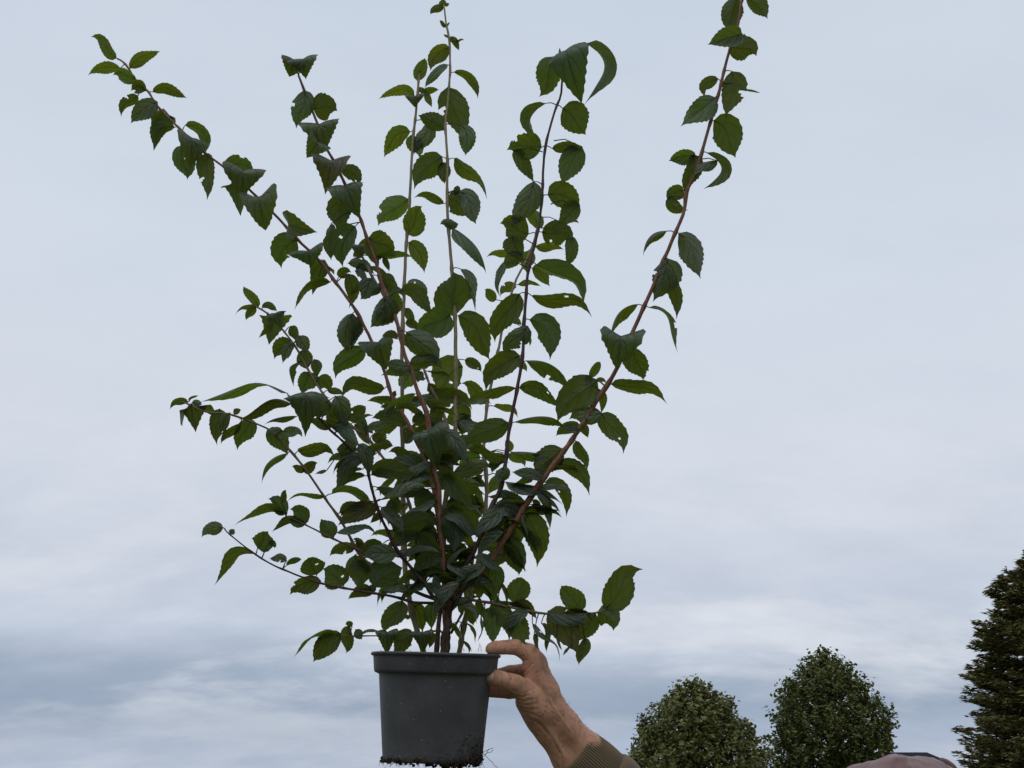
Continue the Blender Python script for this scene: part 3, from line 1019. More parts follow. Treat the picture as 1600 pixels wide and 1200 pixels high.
pot = thing("plant_pot", POT_C + AX * -0.160, "dark grey plastic plant pot held by the hand, soil and roots at its base", "pot")
prof_body = [(0.0955, -0.0015), (0.1000, -0.0018), (0.1010, -0.0030), (0.1005, -0.0062), (0.0975, -0.0068), (0.0970, -0.010), (0.0952, -0.0280), (0.0940, -0.0312), (0.0925, -0.0322),
             (0.0880, -0.0328), (0.0872, -0.0345), (0.0868, -0.040), (0.0838, -0.09), (0.0802, -0.150), (0.0796, -0.158), (0.0792, -0.1635), (0.0770, -0.1655),
             (0.060, -0.1652), (0.030, -0.1648), (0.0, -0.1648)]
prof_in = [(0.0955, -0.0015), (0.0940, -0.006), (0.0905, -0.033), (0.0842, -0.036), (0.080, -0.09), (0.0765, -0.160), (0.0, -0.160)]


def pot_lathe(prof, flip=False, n=128, wob=0.0):
    V, F = lathe(prof, n)
    out = []
    for v in V:
        r = math.hypot(v.x, v.y); th = math.atan2(v.y, v.x)
        w = (1 - 0.045 * max(0.0, min(1.0, (-0.04 - v.z) / 0.12))) * 1.0
        w += wob * (0.004 * math.sin(2 * th + 0.6) + 0.003 * math.sin(3 * th)) * (1 if v.z > -0.05 else 0.5)
        zz0 = v.z if v.z > -0.0345 else -0.0345 + (v.z + 0.0345) * 0.965
        z = zz0 + (0.0008 * math.sin(2 * th + 1.0) if v.z > -0.04 else 0)
        out.append(POT_C + PM @ Vector((v.x * w, v.y * w, z)))
    if flip:
        F = [f[::-1] for f in F]
    return out, F


v, f = pot_lathe(prof_body, True, wob=1)
v2, f2 = pot_lathe(prof_in, False, wob=1)
add(v, f, v2, f2)
pot_shell = link("shell", v, f, MAT_POT, pot, POT_C)
pot_shell.rotation_euler = (0, 0, 0)
# soil surface inside the pot
V, F = [], []
n, m = 48, 12
for i in range(m + 1):
    for k in range(n):
        r = 0.0895 * i / m; th = 2 * math.pi * k / n
        p = potpt(r, th, -0.014)
        V.append(p + AX * (0.004 * noise.noise(p * 70) + 0.002 * noise.noise(p * 220)))
for i in range(m):
    for k in range(n):
        k2 = (k + 1) % n
        F.append((i * n + k, (i + 1) * n + k, (i + 1) * n + k2, i * n + k2))
link("soil", V, F, MAT_SOIL, pot, potpt(0, 0, -0.014))
# clods hanging under the base, matted with roots
rr = random.Random(3)
V, F = [], []
for i in range(330):
    th = rr.uniform(0, 2 * math.pi)
    edge = rr.random() < 0.75
    r = rr.uniform(0.064, 0.0765) if edge else rr.uniform(0, 0.07)
    low = rr.random() ** 2 * (0.006 + 0.004 * max(0, math.cos(th)))
    c = potpt(r, th, -0.1605 - low + (0.004 if edge else 0))
    s = rr.uniform(0.0016, 0.0048)
    bmv = [Vector((1, 0, 0)), Vector((-1, 0, 0)), Vector((0, 1, 0)), Vector((0, -1, 0)), Vector((0, 0, 1)), Vector((0, 0, -1))]
    bmf = [(0, 2, 4), (2, 1, 4), (1, 3, 4), (3, 0, 4), (2, 0, 5), (1, 2, 5), (3, 1, 5), (0, 3, 5)]
    q = Matrix.Rotation(rr.uniform(0, 6.28), 3, Vector((rr.uniform(-1, 1), rr.uniform(-1, 1), rr.uniform(-1, 1))).normalized())
    add(V, F, [c + q @ (b * s * rr.uniform(0.6, 1.4)) for b in bmv], bmf)
# the tuft of soil hanging at the right of the base
for i in range(70):
    k = rr.random()
    c = at_depth(735 + 10 * k + rr.gauss(0, 4 - 1.5 * k), 1181 + 16 * k + rr.gauss(0, 1.5), POT_D - 0.05 + rr.gauss(0, 0.004))
    s = rr.uniform(0.0012, 0.003)
    add(V, F, [c + b * s * rr.uniform(0.6, 1.4) for b in bmv], bmf)
# soil crust stuck to the lower right wall
for i in range(260):
    k = rr.random() ** 1.6
    th = -math.pi / 2 + 1.0 + rr.gauss(0.12, 0.30)
    z = -0.159 + 0.05 * k * k
    rw = 0.0762 + (z + 0.16) * 0.06
    c = potpt(rw, th, z)
    s = rr.uniform(0.0005, 0.0017)
    add(V, F, [c + b * s * rr.uniform(0.5, 1.3) for b in bmv], bmf)
link("soil_clods", V, F, MAT_SOIL, pot, potpt(0, 0, -0.160), False, kind="stuff")
V, F = [], []
for i in range(150):
    th = rr.uniform(math.pi, 2 * math.pi) if rr.random() < 0.7 else rr.uniform(0, 6.28)
    p = potpt(rr.uniform(0.06, 0.080), th, -0.160)
    d = Vector((rr.uniform(-1, 1) + 0.25, rr.uniform(-0.6, 0.3), rr.uniform(-1, 0.05))).normalized()
    L = rr.uniform(0.004, 0.014)
    pts = [p]
    for k in range(4):
        d = (d + Vector((rr.gauss(0, .45), rr.gauss(0, .45), rr.gauss(0, .35)))).normalized()
        pts.append(pts[-1] + d * L / 4)
    add(V, F, *tube(pts, [0.00045, 0.0004, 0.0003, 0.00025, 0.0002], 4))
for (x0, y0, x1, y1) in [(756, 1178, 778, 1200), (752, 1176, 771, 1168), (755, 1180, 770, 1172), (757, 1182, 764, 1170), (640, 1190, 630, 1197), (700, 1192, 706, 1203),
                         (712, 1190, 722, 1206), (690, 1190, 694, 1200), (650, 1189, 652, 1196), (742, 1190, 752, 1203)]:
    pts = [at_depth(x0 + (x1 - x0) * k / 5, y0 + (y1 - y0) * k / 5 + rr.gauss(0, 0.7), POT_D - 0.05) for k in range(6)]
    add(V, F, *tube(pts, 0.0005, 4))
link("roots", V, F, MAT_ROOT, pot, potpt(0, 0, -0.160), False, kind="stuff")
V, F = [], []
for (x0, y0, x1, y1) in [(773, 1018, 776, 1000), (747, 1018, 749, 1004), (737, 1018, 733, 1007), (752, 1018, 750, 1006), (596, 1018, 594, 1015), (640, 1017, 641, 1015), (758, 1018, 761, 1011), (725, 1018, 724, 1013)]:
    pts = [at_depth(x0 + (x1 - x0) * k / 4 + (0.8 if k == 2 else 0), y0 + (y1 - y0) * k / 4, POT_D - 0.05) for k in range(5)]
    add(V, F, *tube(pts, [0.0005] * 4 + [0.0002], 4))
link("dry_stalks", V, F, MAT_STRAW, pot, potpt(0, 0, -0.01), False, kind="stuff")

# ------------------------------------------------------------------ person: hand, arm, body as one skin
HD = POT_D + 0.012


def hp(x, y, dz):
    return at_depth(x, y, HD + dz * 0.001)


def chain(P, pts, k=0.004):
    """pts: (x, y, dz mm, r mm)"""
    d = None
    for a, b in zip(pts[:-1], pts[1:]):
        q = cone_sdf(P, hp(*a[:3]), hp(*b[:3]), a[3] * 0.001, b[3] * 0.001)
        d = q if d is None else smin(d, q, k)
    return d


FINGERS = {
    "index": [(838, 1036, 2, 17), (827, 1021, 2, 15), (809, 1011.5, 2, 12.2), (797, 1011, 1, 11.2), (786, 1011.5, 0, 10.6), (774, 1012, -1, 10.2), (768, 1014, -2, 9.6)],
    "middle": [(846, 1052, 22, 14), (822, 1048, 38, 12), (797, 1050, 46, 10.5), (770, 1056, 50, 9.5)],
    "ring": [(842, 1070, 36, 14), (820, 1078, 46, 12), (796, 1081, 50, 10.8), (768, 1080, 46, 10)],
    "little": [(836, 1084, 50, 12), (818, 1084, 62, 10), (800, 1082, 66, 9), (784, 1080, 64, 8)],
}
THUMB = [(840, 1106, -8, 20), (826, 1088, -16, 17.5), (811, 1073, -24, 15), (797, 1066, -31, 12.8), (784, 1061.5, -37, 11.6), (775, 1059, -40, 11.4), (766, 1057.5, -43, 10.4)]


def hand_sdf(P):
    palm = None
    parts = [
        ((838, 1038, 2, 16), (855, 1078, 2, 17)), ((855, 1078, 2, 17), (868, 1110, 4, 18)), ((829, 1045, 0, 13), (836, 1060, 0, 16)),
        ((846, 1054, 22, 14), (868, 1108, 20, 17)), ((842, 1072, 36, 13), (862, 1114, 30, 16)), ((838, 1088, 44, 12), (858, 1118, 34, 15)),
        ((836, 1100, 4, 21), (848, 1118, 8, 22)), ((823, 1096, 2, 18), (841, 1127, 8, 18)), ((834, 1094, 20, 18), (850, 1118, 18, 20)),
        ((828, 1092, -10, 17), (846, 1112, -2, 20)),
        ((846, 1070, 6, 15), (834, 1086, 2, 17)),
        # wrist and forearm: two bones side by side
        ((868, 1110, 4, 18), (882, 1130, 8, 21)), ((842, 1114, 8, 21), (858, 1142, 12, 21)),
        ((882, 1130, 8, 21), (917, 1172, 12, 26)), ((858, 1142, 12, 21), (890, 1186, 14, 26)),
        ((918, 1172, 12, 26), (985, 1254, 16, 36)), ((890, 1186, 14, 26), (966, 1270, 16, 35)),
    ]
    for a, b in parts:
        q = cone_sdf(P, hp(*a[:3]), hp(*b[:3]), a[3] * 0.001, b[3] * 0.001)
        palm = q if palm is None else smin(palm, q, 0.011)
    d = None
    for nm, pts in FINGERS.items():
        q = chain(P, pts, 0.003)
        d = q if d is None else smin(d, q, 0.0012)
    d = smin(palm, d, 0.006)
    th = chain(P, THUMB, 0.004)
    # fleshy pad and flat nail side of the thumb
    th = smin(th, ell_sdf(P, hp(770, 1061, -39), (0.013, 0.010, 0.0105)), 0.004)
    d = smin(d, th, 0.009)
    # knuckle bones
    for (x, y, z, r) in [(840, 1029, -4, 10), (806, 1008, 0, 8.5), (808, 1066, -30, 10)]:
        d = smin(d, np.sqrt(((P - np.array(hp(x, y, z))) ** 2).sum(-1)) - r * 0.001, 0.006)
    # tendon along the inside of the wrist
    d = smin(d, cone_sdf(P, hp(852, 1134, -10), hp(884, 1184, -10), 0.003, 0.003), 0.006)
    return d


CREASES = [  # pixel polylines, half width px, depth mm
    ([(781, 1050), (783.5, 1058), (782, 1068), (784, 1075)], 1.1, 1.0), ([(786, 1054), (787, 1062), (786, 1069)], 0.9, 0.45), ([(779, 1068), (783, 1069), (786, 1067)], 1.0, 0.6),
    ([(790, 1003), (791, 1012), (789, 1020)], 1.0, 0.9), ([(774, 1008), (773, 1013), (770, 1018)], 0.9, 0.5),
    ([(815, 1053), (824, 1046), (832, 1037)], 1.4, 1.0), ([(818, 1056), (828, 1049), (838, 1040)], 1.1, 0.5), ([(812, 1026), (818, 1031), (824, 1032)], 1.1, 0.8),
    ([(808, 1087), (816, 1089), (826, 1086)], 1.1, 0.8), ([(809, 1093), (819, 1096), (832, 1092)], 1.1, 0.9), ([(812, 1099), (824, 1102), (838, 1099)], 1.1, 0.8),
    ([(815, 1105), (828, 1109), (840, 1108)], 1.1, 0.6), ([(820, 1112), (832, 1116), (842, 1120)], 1.5, 0.8), ([(818, 1083), (828, 1080), (836, 1076)], 1.0, 0.5),
    ([(828, 1124), (840, 1130), (852, 1142)], 1.6, 0.7), ([(838, 1126), (850, 1138), (864, 1156), (876, 1178)], 2.2, 1.0),
    ([(760, 1047.5), (764, 1047.8), (769, 1049.5), (771.8, 1053), (772, 1058), (770.5, 1063), (767, 1066.5), (763, 1067.5)], 0.9, 0.75),
    ([(846, 1052), (854, 1072), (860, 1094)], 2.2, -0.5), ([(838, 1048), (846, 1066), (852, 1082), (864, 1104)], 1.8, -0.45), ([(860, 1094), (874, 1118), (890, 1140)], 2.0, -0.5),
    ([(842, 1052), (850, 1066)], 1.0, 0.4), ([(846, 1078), (856, 1088)], 1.0, 0.4), ([(834, 1066), (846, 1076)], 1.0, 0.35), ([(840, 1086), (852, 1100)], 1.0, 0.35), ([(852, 1104), (866, 1118)], 1.2, 0.4), ([(858, 1116), (874, 1130)], 1.2, 0.4),
    ([(793, 1052), (800, 1060), (806, 1066)], 1.0, 0.35), ([(797, 1075), (803, 1080), (812, 1082)], 1.0, 0.5), ([(816, 1000), (815, 1008), (812, 1016)], 1.0, 0.5), ([(810, 999), (810, 1007)], 0.9, 0.5),
    ([(822, 1012), (820, 1018), (818, 1024)], 1.1, 0.6), ([(828, 1012), (826, 1020), (825, 1028)], 1.1, 0.4), ([(800, 1002), (801, 1008)], 1.0, 0.5), ([(804, 1001), (805, 1009)], 1.0, 0.5),
]


def project(P):
    q = P - np.array(EYE)
    f = q @ np.array(CF)
    return 800 + FPX * (q @ np.array(CR)) / f, 600 - FPX * (q @ np.array(CU)) / f


def crease_field(P):
    X, Y = project(P)
    out = np.zeros(X.shape)
    q = (P - np.array(EYE)) @ np.array(CF)
    for pl, w, amp in CREASES:
        dm = np.full(X.shape, 1e9)
        L = sum(math.dist(a, b) for a, b in zip(pl[:-1], pl[1:]))
        for a, b in zip(pl[:-1], pl[1:]):
            ax, ay = a; bx, by = b
            vx, vy = bx - ax, by - ay
            t = np.clip(((X - ax) * vx + (Y - ay) * vy) / (vx * vx + vy * vy), 0, 1)
            dm = np.minimum(dm, np.hypot(X - ax - t * vx, Y - ay - t * vy))
        out += amp * 0.0017 * np.exp(-(dm / w) ** 2) * (q < HD + 0.012)
    return out


def grid(lo, hi, h):
    lo = np.array(lo); n = np.ceil((np.array(hi) - lo) / h).astype(int) + 1
    ax = [lo[i] + h * np.arange(n[i]) for i in range(3)]
    return np.stack(np.meshgrid(*ax, indexing="ij"), -1), lo


def mesh_of(fn, lo, hi, h):
    P, o = grid(lo, hi, h)
    return surface_nets(fn(P), o, h)


corn = [hp(x, y, z) for x in (738, 985) for y in (985, 1260) for z in (-75, 95)]
lo = [min(c[i] for c in corn) for i in range(3)]
hi = [max(c[i] for c in corn) for i in range(3)]
H = 0.00135
P, o = grid(lo, hi, H)
D_h = hand_sdf(P)
near = np.abs(D_h) < 0.006
D_h[near] += crease_field(P[near])
hand_v, hand_q = surface_nets(D_h, o, H)
# light relaxation
def relax(v, q, it, k):
    for _ in range(it):
        acc = np.zeros_like(v); cnt = np.zeros(len(v))
        for a in range(4):
            b = (a + 1) % 4
            np.add.at(acc, q[:, a], v[q[:, b]]); np.add.at(acc, q[:, b], v[q[:, a]])
            np.add.at(cnt, q[:, a], 1); np.add.at(cnt, q[:, b], 1)
        v = v + k * (acc / np.maximum(cnt, 1)[:, None] - v)
    return v


hand_v = relax(hand_v, hand_q, 2, 0.35)

# the rest of the body (the frame shows only the arm and the top of the cap)
HEAD_Y = 1.86
cap_top = at_y(1405, 1181, HEAD_Y)
HC = Vector((cap_top.x, HEAD_Y, cap_top.z - 0.112))      # middle of the skull
NECK = HC + Vector((0, 0.02, -0.15))
SHO_R = Vector((HC.x - 0.19, HEAD_Y + 0.01, HC.z - 0.27)); SHO_L = Vector((HC.x + 0.19, HEAD_Y + 0.03, HC.z - 0.28))
HIP = Vector((HC.x + 0.03, HEAD_Y + 0.05, HC.z - 0.78))
ELB_R = Vector(hp(1045, 1330, 25)); CUT = Vector(hp(960, 1240, 16))
ELB_L = SHO_L + Vector((0.07, 0.03, -0.30)); WRI_L = ELB_L + Vector((0.02, -0.07, -0.25))


def body_sdf(P):
    d = ell_sdf(P, HC, (0.077, 0.098, 0.108))
    d = smin(d, ell_sdf(P, HC + Vector((0, -0.03, -0.06)), (0.058, 0.066, 0.07)), 0.03)
    d = smin(d, cone_sdf(P, HC + Vector((0, -0.092, -0.005)), HC + Vector((0, -0.112, -0.04)), 0.008, 0.014), 0.012)
    for s in (-1, 1):
        d = smin(d, ell_sdf(P, HC + Vector((s * 0.08, 0.012, -0.025)), (0.012, 0.022, 0.034)), 0.006)
        d = smin(d, ell_sdf(P, HC + Vector((s * 0.032, -0.086, 0.012)), (0.024, 0.012, 0.010)), 0.01)
        e = np.sqrt(((P - np.array(HC + Vector((s * 0.032, -0.102, -0.012)))) ** 2).sum(-1)) - 0.013
        d = -smin(-d, e, 0.006)
    m = ell_sdf(P, HC + Vector((0, -0.100, -0.072)), (0.026, 0.01, 0.004))
    d = -smin(-d, m, 0.004)
    d = smin(d, cone_sdf(P, HC + Vector((0, 0.02, -0.08)), NECK + Vector((0, 0.01, -0.06)), 0.056, 0.062), 0.02)
    d = smin(d, cone_sdf(P, SHO_R, SHO_L, 0.06, 0.06), 0.04)
    d = smin(d, cone_sdf(P, NECK + Vector((0, 0.02, -0.16)), HIP, 0.125, 0.12), 0.05)
    d = smin(d, cone_sdf(P, SHO_R, ELB_R, 0.055, 0.042), 0.02)
    d = smin(d, cone_sdf(P, ELB_R, CUT, 0.042, 0.037), 0.02)
    d = smin(d, cone_sdf(P, CUT, Vector(hp(930, 1205, 13)), 0.037, 0.033), 0.02)
    d = smin(d, cone_sdf(P, SHO_L, ELB_L, 0.055, 0.042), 0.02)
    d = smin(d, cone_sdf(P, ELB_L, WRI_L, 0.04, 0.027), 0.02)
    pal = WRI_L + Vector((0.0, -0.02, -0.05))
    d = smin(d, cone_sdf(P, WRI_L, pal, 0.027, 0.03), 0.015)
    for k in range(4):
        a = pal + Vector((-0.004, -0.026 + 0.018 * k, -0.02)); L = (0.075, 0.083, 0.078, 0.06)[k]
        d = smin(d, cone_sdf(P, a, a + Vector((-0.012, 0.004, -L)), 0.0105, 0.0085), 0.004)
    d = smin(d, cone_sdf(P, pal + Vector((-0.01, -0.03, 0.01)), pal + Vector((-0.02, -0.055, -0.04)), 0.013, 0.010), 0.008)
    for s in (-1, 1):
        hipj = HIP + Vector((s * 0.09, 0, -0.03)); kn = Vector((hipj.x + s * 0.02, hipj.y - 0.02, 0.50)); an = Vector((kn.x, kn.y + 0.03, 0.09))
        d = smin(d, cone_sdf(P, hipj, kn, 0.085, 0.058), 0.04)
        d = smin(d, cone_sdf(P, kn, an, 0.056, 0.038), 0.02)
        d = smin(d, cone_sdf(P, an + Vector((0, 0, -0.03)), an + Vector((s * 0.02, -0.15, -0.055)), 0.036, 0.026), 0.02)
    return d


bv, bq = mesh_of(body_sdf, (CUT.x - 0.13, HEAD_Y - 0.36, -0.02), (SHO_L.x + 0.24, HEAD_Y + 0.27, HC.z + 0.15), 0.009)
# cut both at a plane across the forearm (inside the sleeve) and bridge the two loops
axis = np.array((CUT - Vector(hp(905, 1170, 13))).normalized())
cutp = np.array(hp(935, 1210, 13))


def keep_side(v, q, sign):
    s = ((v - cutp) @ axis) * sign
    nearp = np.linalg.norm(v - cutp, axis=1) < 0.25
    kv = (s < 0) | (~nearp if sign < 0 else np.zeros(len(v), bool))
    kq = q[kv[q].all(1)]
    used = np.unique(kq); mp = -np.ones(len(v), int); mp[used] = np.arange(len(used))
    return v[used], mp[kq]


hv, hq = keep_side(hand_v, hand_q, 1)
bv2, bq2 = keep_side(bv, bq, -1)
bm = bmesh.new()
for vv, qq in ((hv, hq), (bv2, bq2)):
    vs = [bm.verts.new(p) for p in vv]
    for f_ in qq:
        try:
            bm.faces.new([vs[i] for i in f_])
        except ValueError:
            pass
# drop crumbs, keep the two big islands, then bridge
bm.verts.ensure_lookup_table()
be = [e for e in bm.edges if e.is_boundary and (e.verts[0].co - Vector(cutp)).length < 0.12]
try:
    bmesh.ops.bridge_loops(bm, edges=be)
except Exception as ex:
    print("bridge failed", ex)
seen = set(); isl = []
for v0 in bm.verts:
    if v0 in seen:
        continue
    st = [v0]; seen.add(v0); comp = []
    while st:
        a = st.pop(); comp.append(a)
        for e in a.link_edges:
            b = e.other_vert(a)
            if b not in seen:
                seen.add(b); st.append(b)
    isl.append(comp)
isl.sort(key=len, reverse=True)
print("BODY islands", [len(c) for c in isl[:4]], len(bm.faces))
if len(isl) > 1:
    small = [v for c in isl[1:] if len(c) < 400 for v in c]
    bmesh.ops.delete(bm, geom=small, context="VERTS")
bmesh.ops.recalc_face_normals(bm, faces=bm.faces)


def skin_material():
    M = Mat("weathered skin")
    oc = M.coord("Object")
    a = M.noise(oc, 38, 5, 0.6)
    b = M.noise(oc, 120, 4, 0.6)
    col = M.mix(M.ramp(a, [(0.35, 0.0), (0.68, 1.0)]), (0.58, 0.32, 0.185), (0.66, 0.335, 0.22))
    col = M.mix(M.ramp(b, [(0.48, 0.0), (0.7, 0.8)]), col, (0.40, 0.17, 0.105))
    vo = M.n("ShaderNodeTexVoronoi"); vo.inputs["Scale"].default_value = 110; M.l(oc, vo.inputs["Vector"])
    sel = M.n("ShaderNodeSeparateColor"); M.l(vo.outputs["Color"], sel.inputs[0])
    fk = M.math("MULTIPLY", M.ramp(vo.outputs["Distance"], [(0.12, 1.0), (0.26, 0.0)]), M.ramp(sel.outputs[0], [(0.84, 0.0), (0.9, 0.8)]))
    col = M.mix(fk, col, (0.15, 0.07, 0.045))
    lines = M.noise(M.map(oc, (1, 1, 1.6)), 420, 3, 0.7)
    vo2 = M.n("ShaderNodeTexVoronoi", feature="DISTANCE_TO_EDGE"); vo2.inputs["Scale"].default_value = 420; M.l(oc, vo2.inputs["Vector"])
    grime = M.ramp(M.noise(oc, 70, 4, 0.7), [(0.55, 0.0), (0.75, 0.5)])
    col = M.mix(grime, col, (0.20, 0.125, 0.085))
    h = M.math("ADD", M.math("MULTIPLY", M.ramp(vo2.outputs[0], [(0.0, 0.0), (0.12, 1.0)]), 0.5), lines)
    return M.done(M.pbr(col, 0.52, 0.4, M.bump(h, 0.8, 0.0014), Subsurface_Weight=0.12, Subsurface_Radius=(0.008, 0.003, 0.0015), Subsurface_Scale=1.0))


MAT_SKIN = skin_material()
person = thing("person", Vector((HIP.x, HIP.y, 0.0)), "person in brown jacket and faded cap, holding the plant pot with one hand", "person")
me = bpy.data.meshes.new("body")
for v_ in bm.verts:
    v_.co -= HIP
bm.to_mesh(me); bm.free()
me.polygons.foreach_set("use_smooth", [True] * len(me.polygons))
me.materials.append(MAT_SKIN)
body = bpy.data.objects.new("body", me)
COL.objects.link(body)
place(body, HIP, person)

# thumb nail: a thin plate following the thumb's surface
def surf_depth(x, y, z0=-80, z1=30):
    zs = np.linspace(z0, z1, 240)
    Q = np.array([hp(x, y, z) for z in zs])
    dd = hand_sdf(Q)
    k = np.argmax(dd < 0.0)
    return zs[k] if dd[k] < 0 else None


M = Mat("nail"); oc = M.coord("Object")
MAT_NAIL = M.done(M.pbr(M.mix(M.ramp(M.noise(oc, 150, 3), [(0.4, 0.0), (0.7, 1.0)]), (0.50, 0.31, 0.235), (0.62, 0.42, 0.33)), 0.33, 0.5))
V, F = [], []
NU, NV = 11, 11
for i in range(NU):
    for j in range(NV):
        a, b = -1 + 2 * i / (NU - 1), -1 + 2 * j / (NV - 1)
        rx = 5.8 * a * math.sqrt(max(0, 1 - 0.42 * b * b)); ry = 8.0 * b * math.sqrt(max(0, 1 - 0.30 * a * a))
        x, y = 765.2 + rx - ry * 0.16, 1056.8 + ry + rx * 0.16
        z = surf_depth(x, y)
        if z is None:
            z = -47
        V.append(Vector(hp(x, y, z - 0.9 + 0.7 * max(0, abs(b) ** 6, max(0, a) ** 6))))
for i in range(NU - 1):
    for j in range(NV - 1):
        F.append((i * NV + j, i * NV + j + 1, (i + 1) * NV + j + 1, (i + 1) * NV + j))
link("thumbnail", V, F, MAT_NAIL, person)

# short hairs on the back of the wrist
rr = random.Random(5)
V, F = [], []
sel = [i for i in range(len(hand_v)) if 1]
Xp, Yp = project(hand_v)
cand = np.nonzero((Yp > 1085) & (Yp < 1175) & (Xp > 866) & (Xp - 866 > (Yp - 1150) * 0.7))[0]
along = (Vector(hp(905, 1170, 0)) - Vector(hp(868, 1120, 0))).normalized()
ctr = [np.array(hp(862, 1095, 10)), np.array(hp(905, 1165, 14))]
for i in RNG.choice(cand, 260, replace=False):
    p = Vector(hand_v[i])
    c = Vector(ctr[0]) + (Vector(ctr[1]) - Vector(ctr[0])) * max(0, min(1, (p - Vector(ctr[0])).dot((Vector(ctr[1]) - Vector(ctr[0]))) / (Vector(ctr[1]) - Vector(ctr[0])).length_squared))
    nn = (p - c).normalized()
    d = (nn * rr.uniform(0.2, 0.7) + along * rr.uniform(-0.3, 1.0) + Vector((rr.gauss(0, .3), rr.gauss(0, .3), rr.gauss(0, .3)))).normalized()
    L = rr.uniform(0.004, 0.009)
    add(V, F, *tube([p - nn * 0.0005, p + d * L * 0.5, p + d * L + Vector((0, 0, -0.001))], [0.00012, 0.0001, 0.00005], 3, False))
M = Mat("arm hair"); MAT_HAIR = M.done(M.pbr((0.16, 0.11, 0.07), 0.6, 0.3))
link("arm_hair", V, F, MAT_HAIR, person, hp(890, 1140, 0), False, kind="stuff")


# jacket, trousers, boots, cap
def cloth(name, c1, c2, weave=900, rough=0.9, bump=0.4):
    M = Mat(name)
    oc = M.coord("Object")
    a = M.noise(oc, 25, 4, 0.6); b = M.noise(oc, weave, 2, 0.7)
    col = M.mix(M.ramp(a, [(0.35, 0.0), (0.7, 1.0)]), c1, c2)
    col = M.mix(M.math("MULTIPLY", b, 0.5), col, col_mul(c1, 0.6))
    return M.done(M.pbr(col, rough, 0.15, M.bump(b, bump, 0.001), Sheen_Weight=0.2))


MAT_JACKET = cloth("brown jacket cloth", (0.13, 0.092, 0.055), (0.165, 0.117, 0.07))
MAT_CUFF = cloth("ribbed cuff knit", (0.175, 0.128, 0.075), (0.215, 0.157, 0.094), 1500)
MAT_TROUSER = cloth("dark trousers cloth", (0.03, 0.034, 0.04), (0.04, 0.044, 0.05))
MAT_BOOT = cloth("boot leather", (0.05, 0.032, 0.02), (0.07, 0.045, 0.03), 300, 0.6)
SLV = Vector(hp(946, 1207, 14))


def jacket_sdf(P):
    d = cone_sdf(P, SHO_R, SHO_L, 0.075, 0.075)
    d = smin(d, ell_sdf(P, NECK + Vector((0, 0.03, -0.36)), (0.215, 0.165, 0.36)), 0.05)
    d = smin(d, cone_sdf(P, NECK + Vector((0, 0.01, -0.02)), NECK + Vector((0, 0.02, -0.14)), 0.074, 0.10), 0.04)
    sl = smin(cone_sdf(P, SHO_R, ELB_R, 0.074, 0.060), cone_sdf(P, ELB_R, SLV, 0.060, 0.044), 0.02)
    d = smin(d, sl, 0.03)
    d = smin(d, smin(cone_sdf(P, SHO_L, ELB_L, 0.074, 0.058), cone_sdf(P, ELB_L, WRI_L + Vector((0, 0.02, 0.06)), 0.058, 0.042), 0.02), 0.03)
    wr = 0.003 * np.sin(P[..., 2] * 95 + 2.2 * np.sin(P[..., 0] * 17)) * np.sin(P[..., 0] * 41 + P[..., 1] * 23)
    d = d + wr
    d = -smin(-d, (P[..., 2] - (HIP.z - 0.02)), 0.01) if False else np.maximum(d, (HIP.z - 0.03) - P[..., 2])
    # open at the neck and at the sleeve ends
    nk = np.hypot(P[..., 0] - NECK.x, P[..., 1] - NECK.y) < 0.16
    d = np.where(nk, np.maximum(d, P[..., 2] - (NECK.z + 0.012)), d)
    ax_ = np.array((ELB_R - SLV).normalized())
    nearw = np.linalg.norm(P - np.array(SLV), axis=-1) < 0.12
    d = np.where(nearw, np.maximum(d, -((P - np.array(hp(945, 1203, 14))) @ ax_)), d)
    return d


jv, jq = mesh_of(jacket_sdf, (SLV.x - 0.08, HEAD_Y - 0.30, HIP.z - 0.06), (SHO_L.x + 0.22, HEAD_Y + 0.28, max(NECK.z, SLV.z) + 0.10), 0.0065)
link("jacket", relax(jv, jq, 1, 0.4), jq, MAT_JACKET, person, HIP)

# ribbed cuff at the wrist
c0 = Vector(hp(899, 1172, 13)); c1 = Vector(hp(946, 1214, 15))
ax_ = (c1 - c0).normalized()
e1 = (CR - ax_ * CR.dot(ax_)).normalized(); e2 = ax_.cross(e1)
side_dir = (Vector(hp(924, 1145, 13)) - Vector(hp(873, 1199, 13)))
V, F = [], []
NR, NS, RIB = 64 * 8, 14, 64
lenc = (c1 - c0).length
for i in range(NS + 5):
    t = i / NS
    for k in range(NR):
        th = 2 * math.pi * k / NR
        if i <= NS:
            r = 0.0375 + 0.0025 * math.sin(t * 3.0) + 0.004 * t
            r += 0.0013 * math.cos(RIB * th + 0.4 * math.sin(5 * t)) + 0.0008 * math.sin(3 * th + 2)
            q = c0 + ax_ * (lenc * t)
            if i == 0:
                r -= 0.0012
        else:
            j = i - NS
            continue
        V.append(q + e1 * (r * math.cos(th)) + e2 * (r * math.sin(th)))
# inner lip
for j, (rr_, tt) in enumerate([(0.0352, 0.004), (0.0340, 0.05), (0.0340, 0.4)]):
    for k in range(NR):
        th = 2 * math.pi * k / NR
        V.append(c0 + ax_ * (lenc * tt) + e1 * (rr_ * math.cos(th)) + e2 * (rr_ * math.sin(th)))
rows_o = NS + 1
for i in range(NS):
    for k in range(NR):
        k2 = (k + 1) % NR
        F.append((i * NR + k, i * NR + k2, (i + 1) * NR + k2, (i + 1) * NR + k))
seq = [0, rows_o, rows_o + 1, rows_o + 2]
for a, b in zip(seq[:-1], seq[1:]):
    for k in range(NR):
        k2 = (k + 1) % NR
        F.append((a * NR + k, b * NR + k, b * NR + k2, a * NR + k2))
link("cuff", V, F, MAT_CUFF, person, c0)


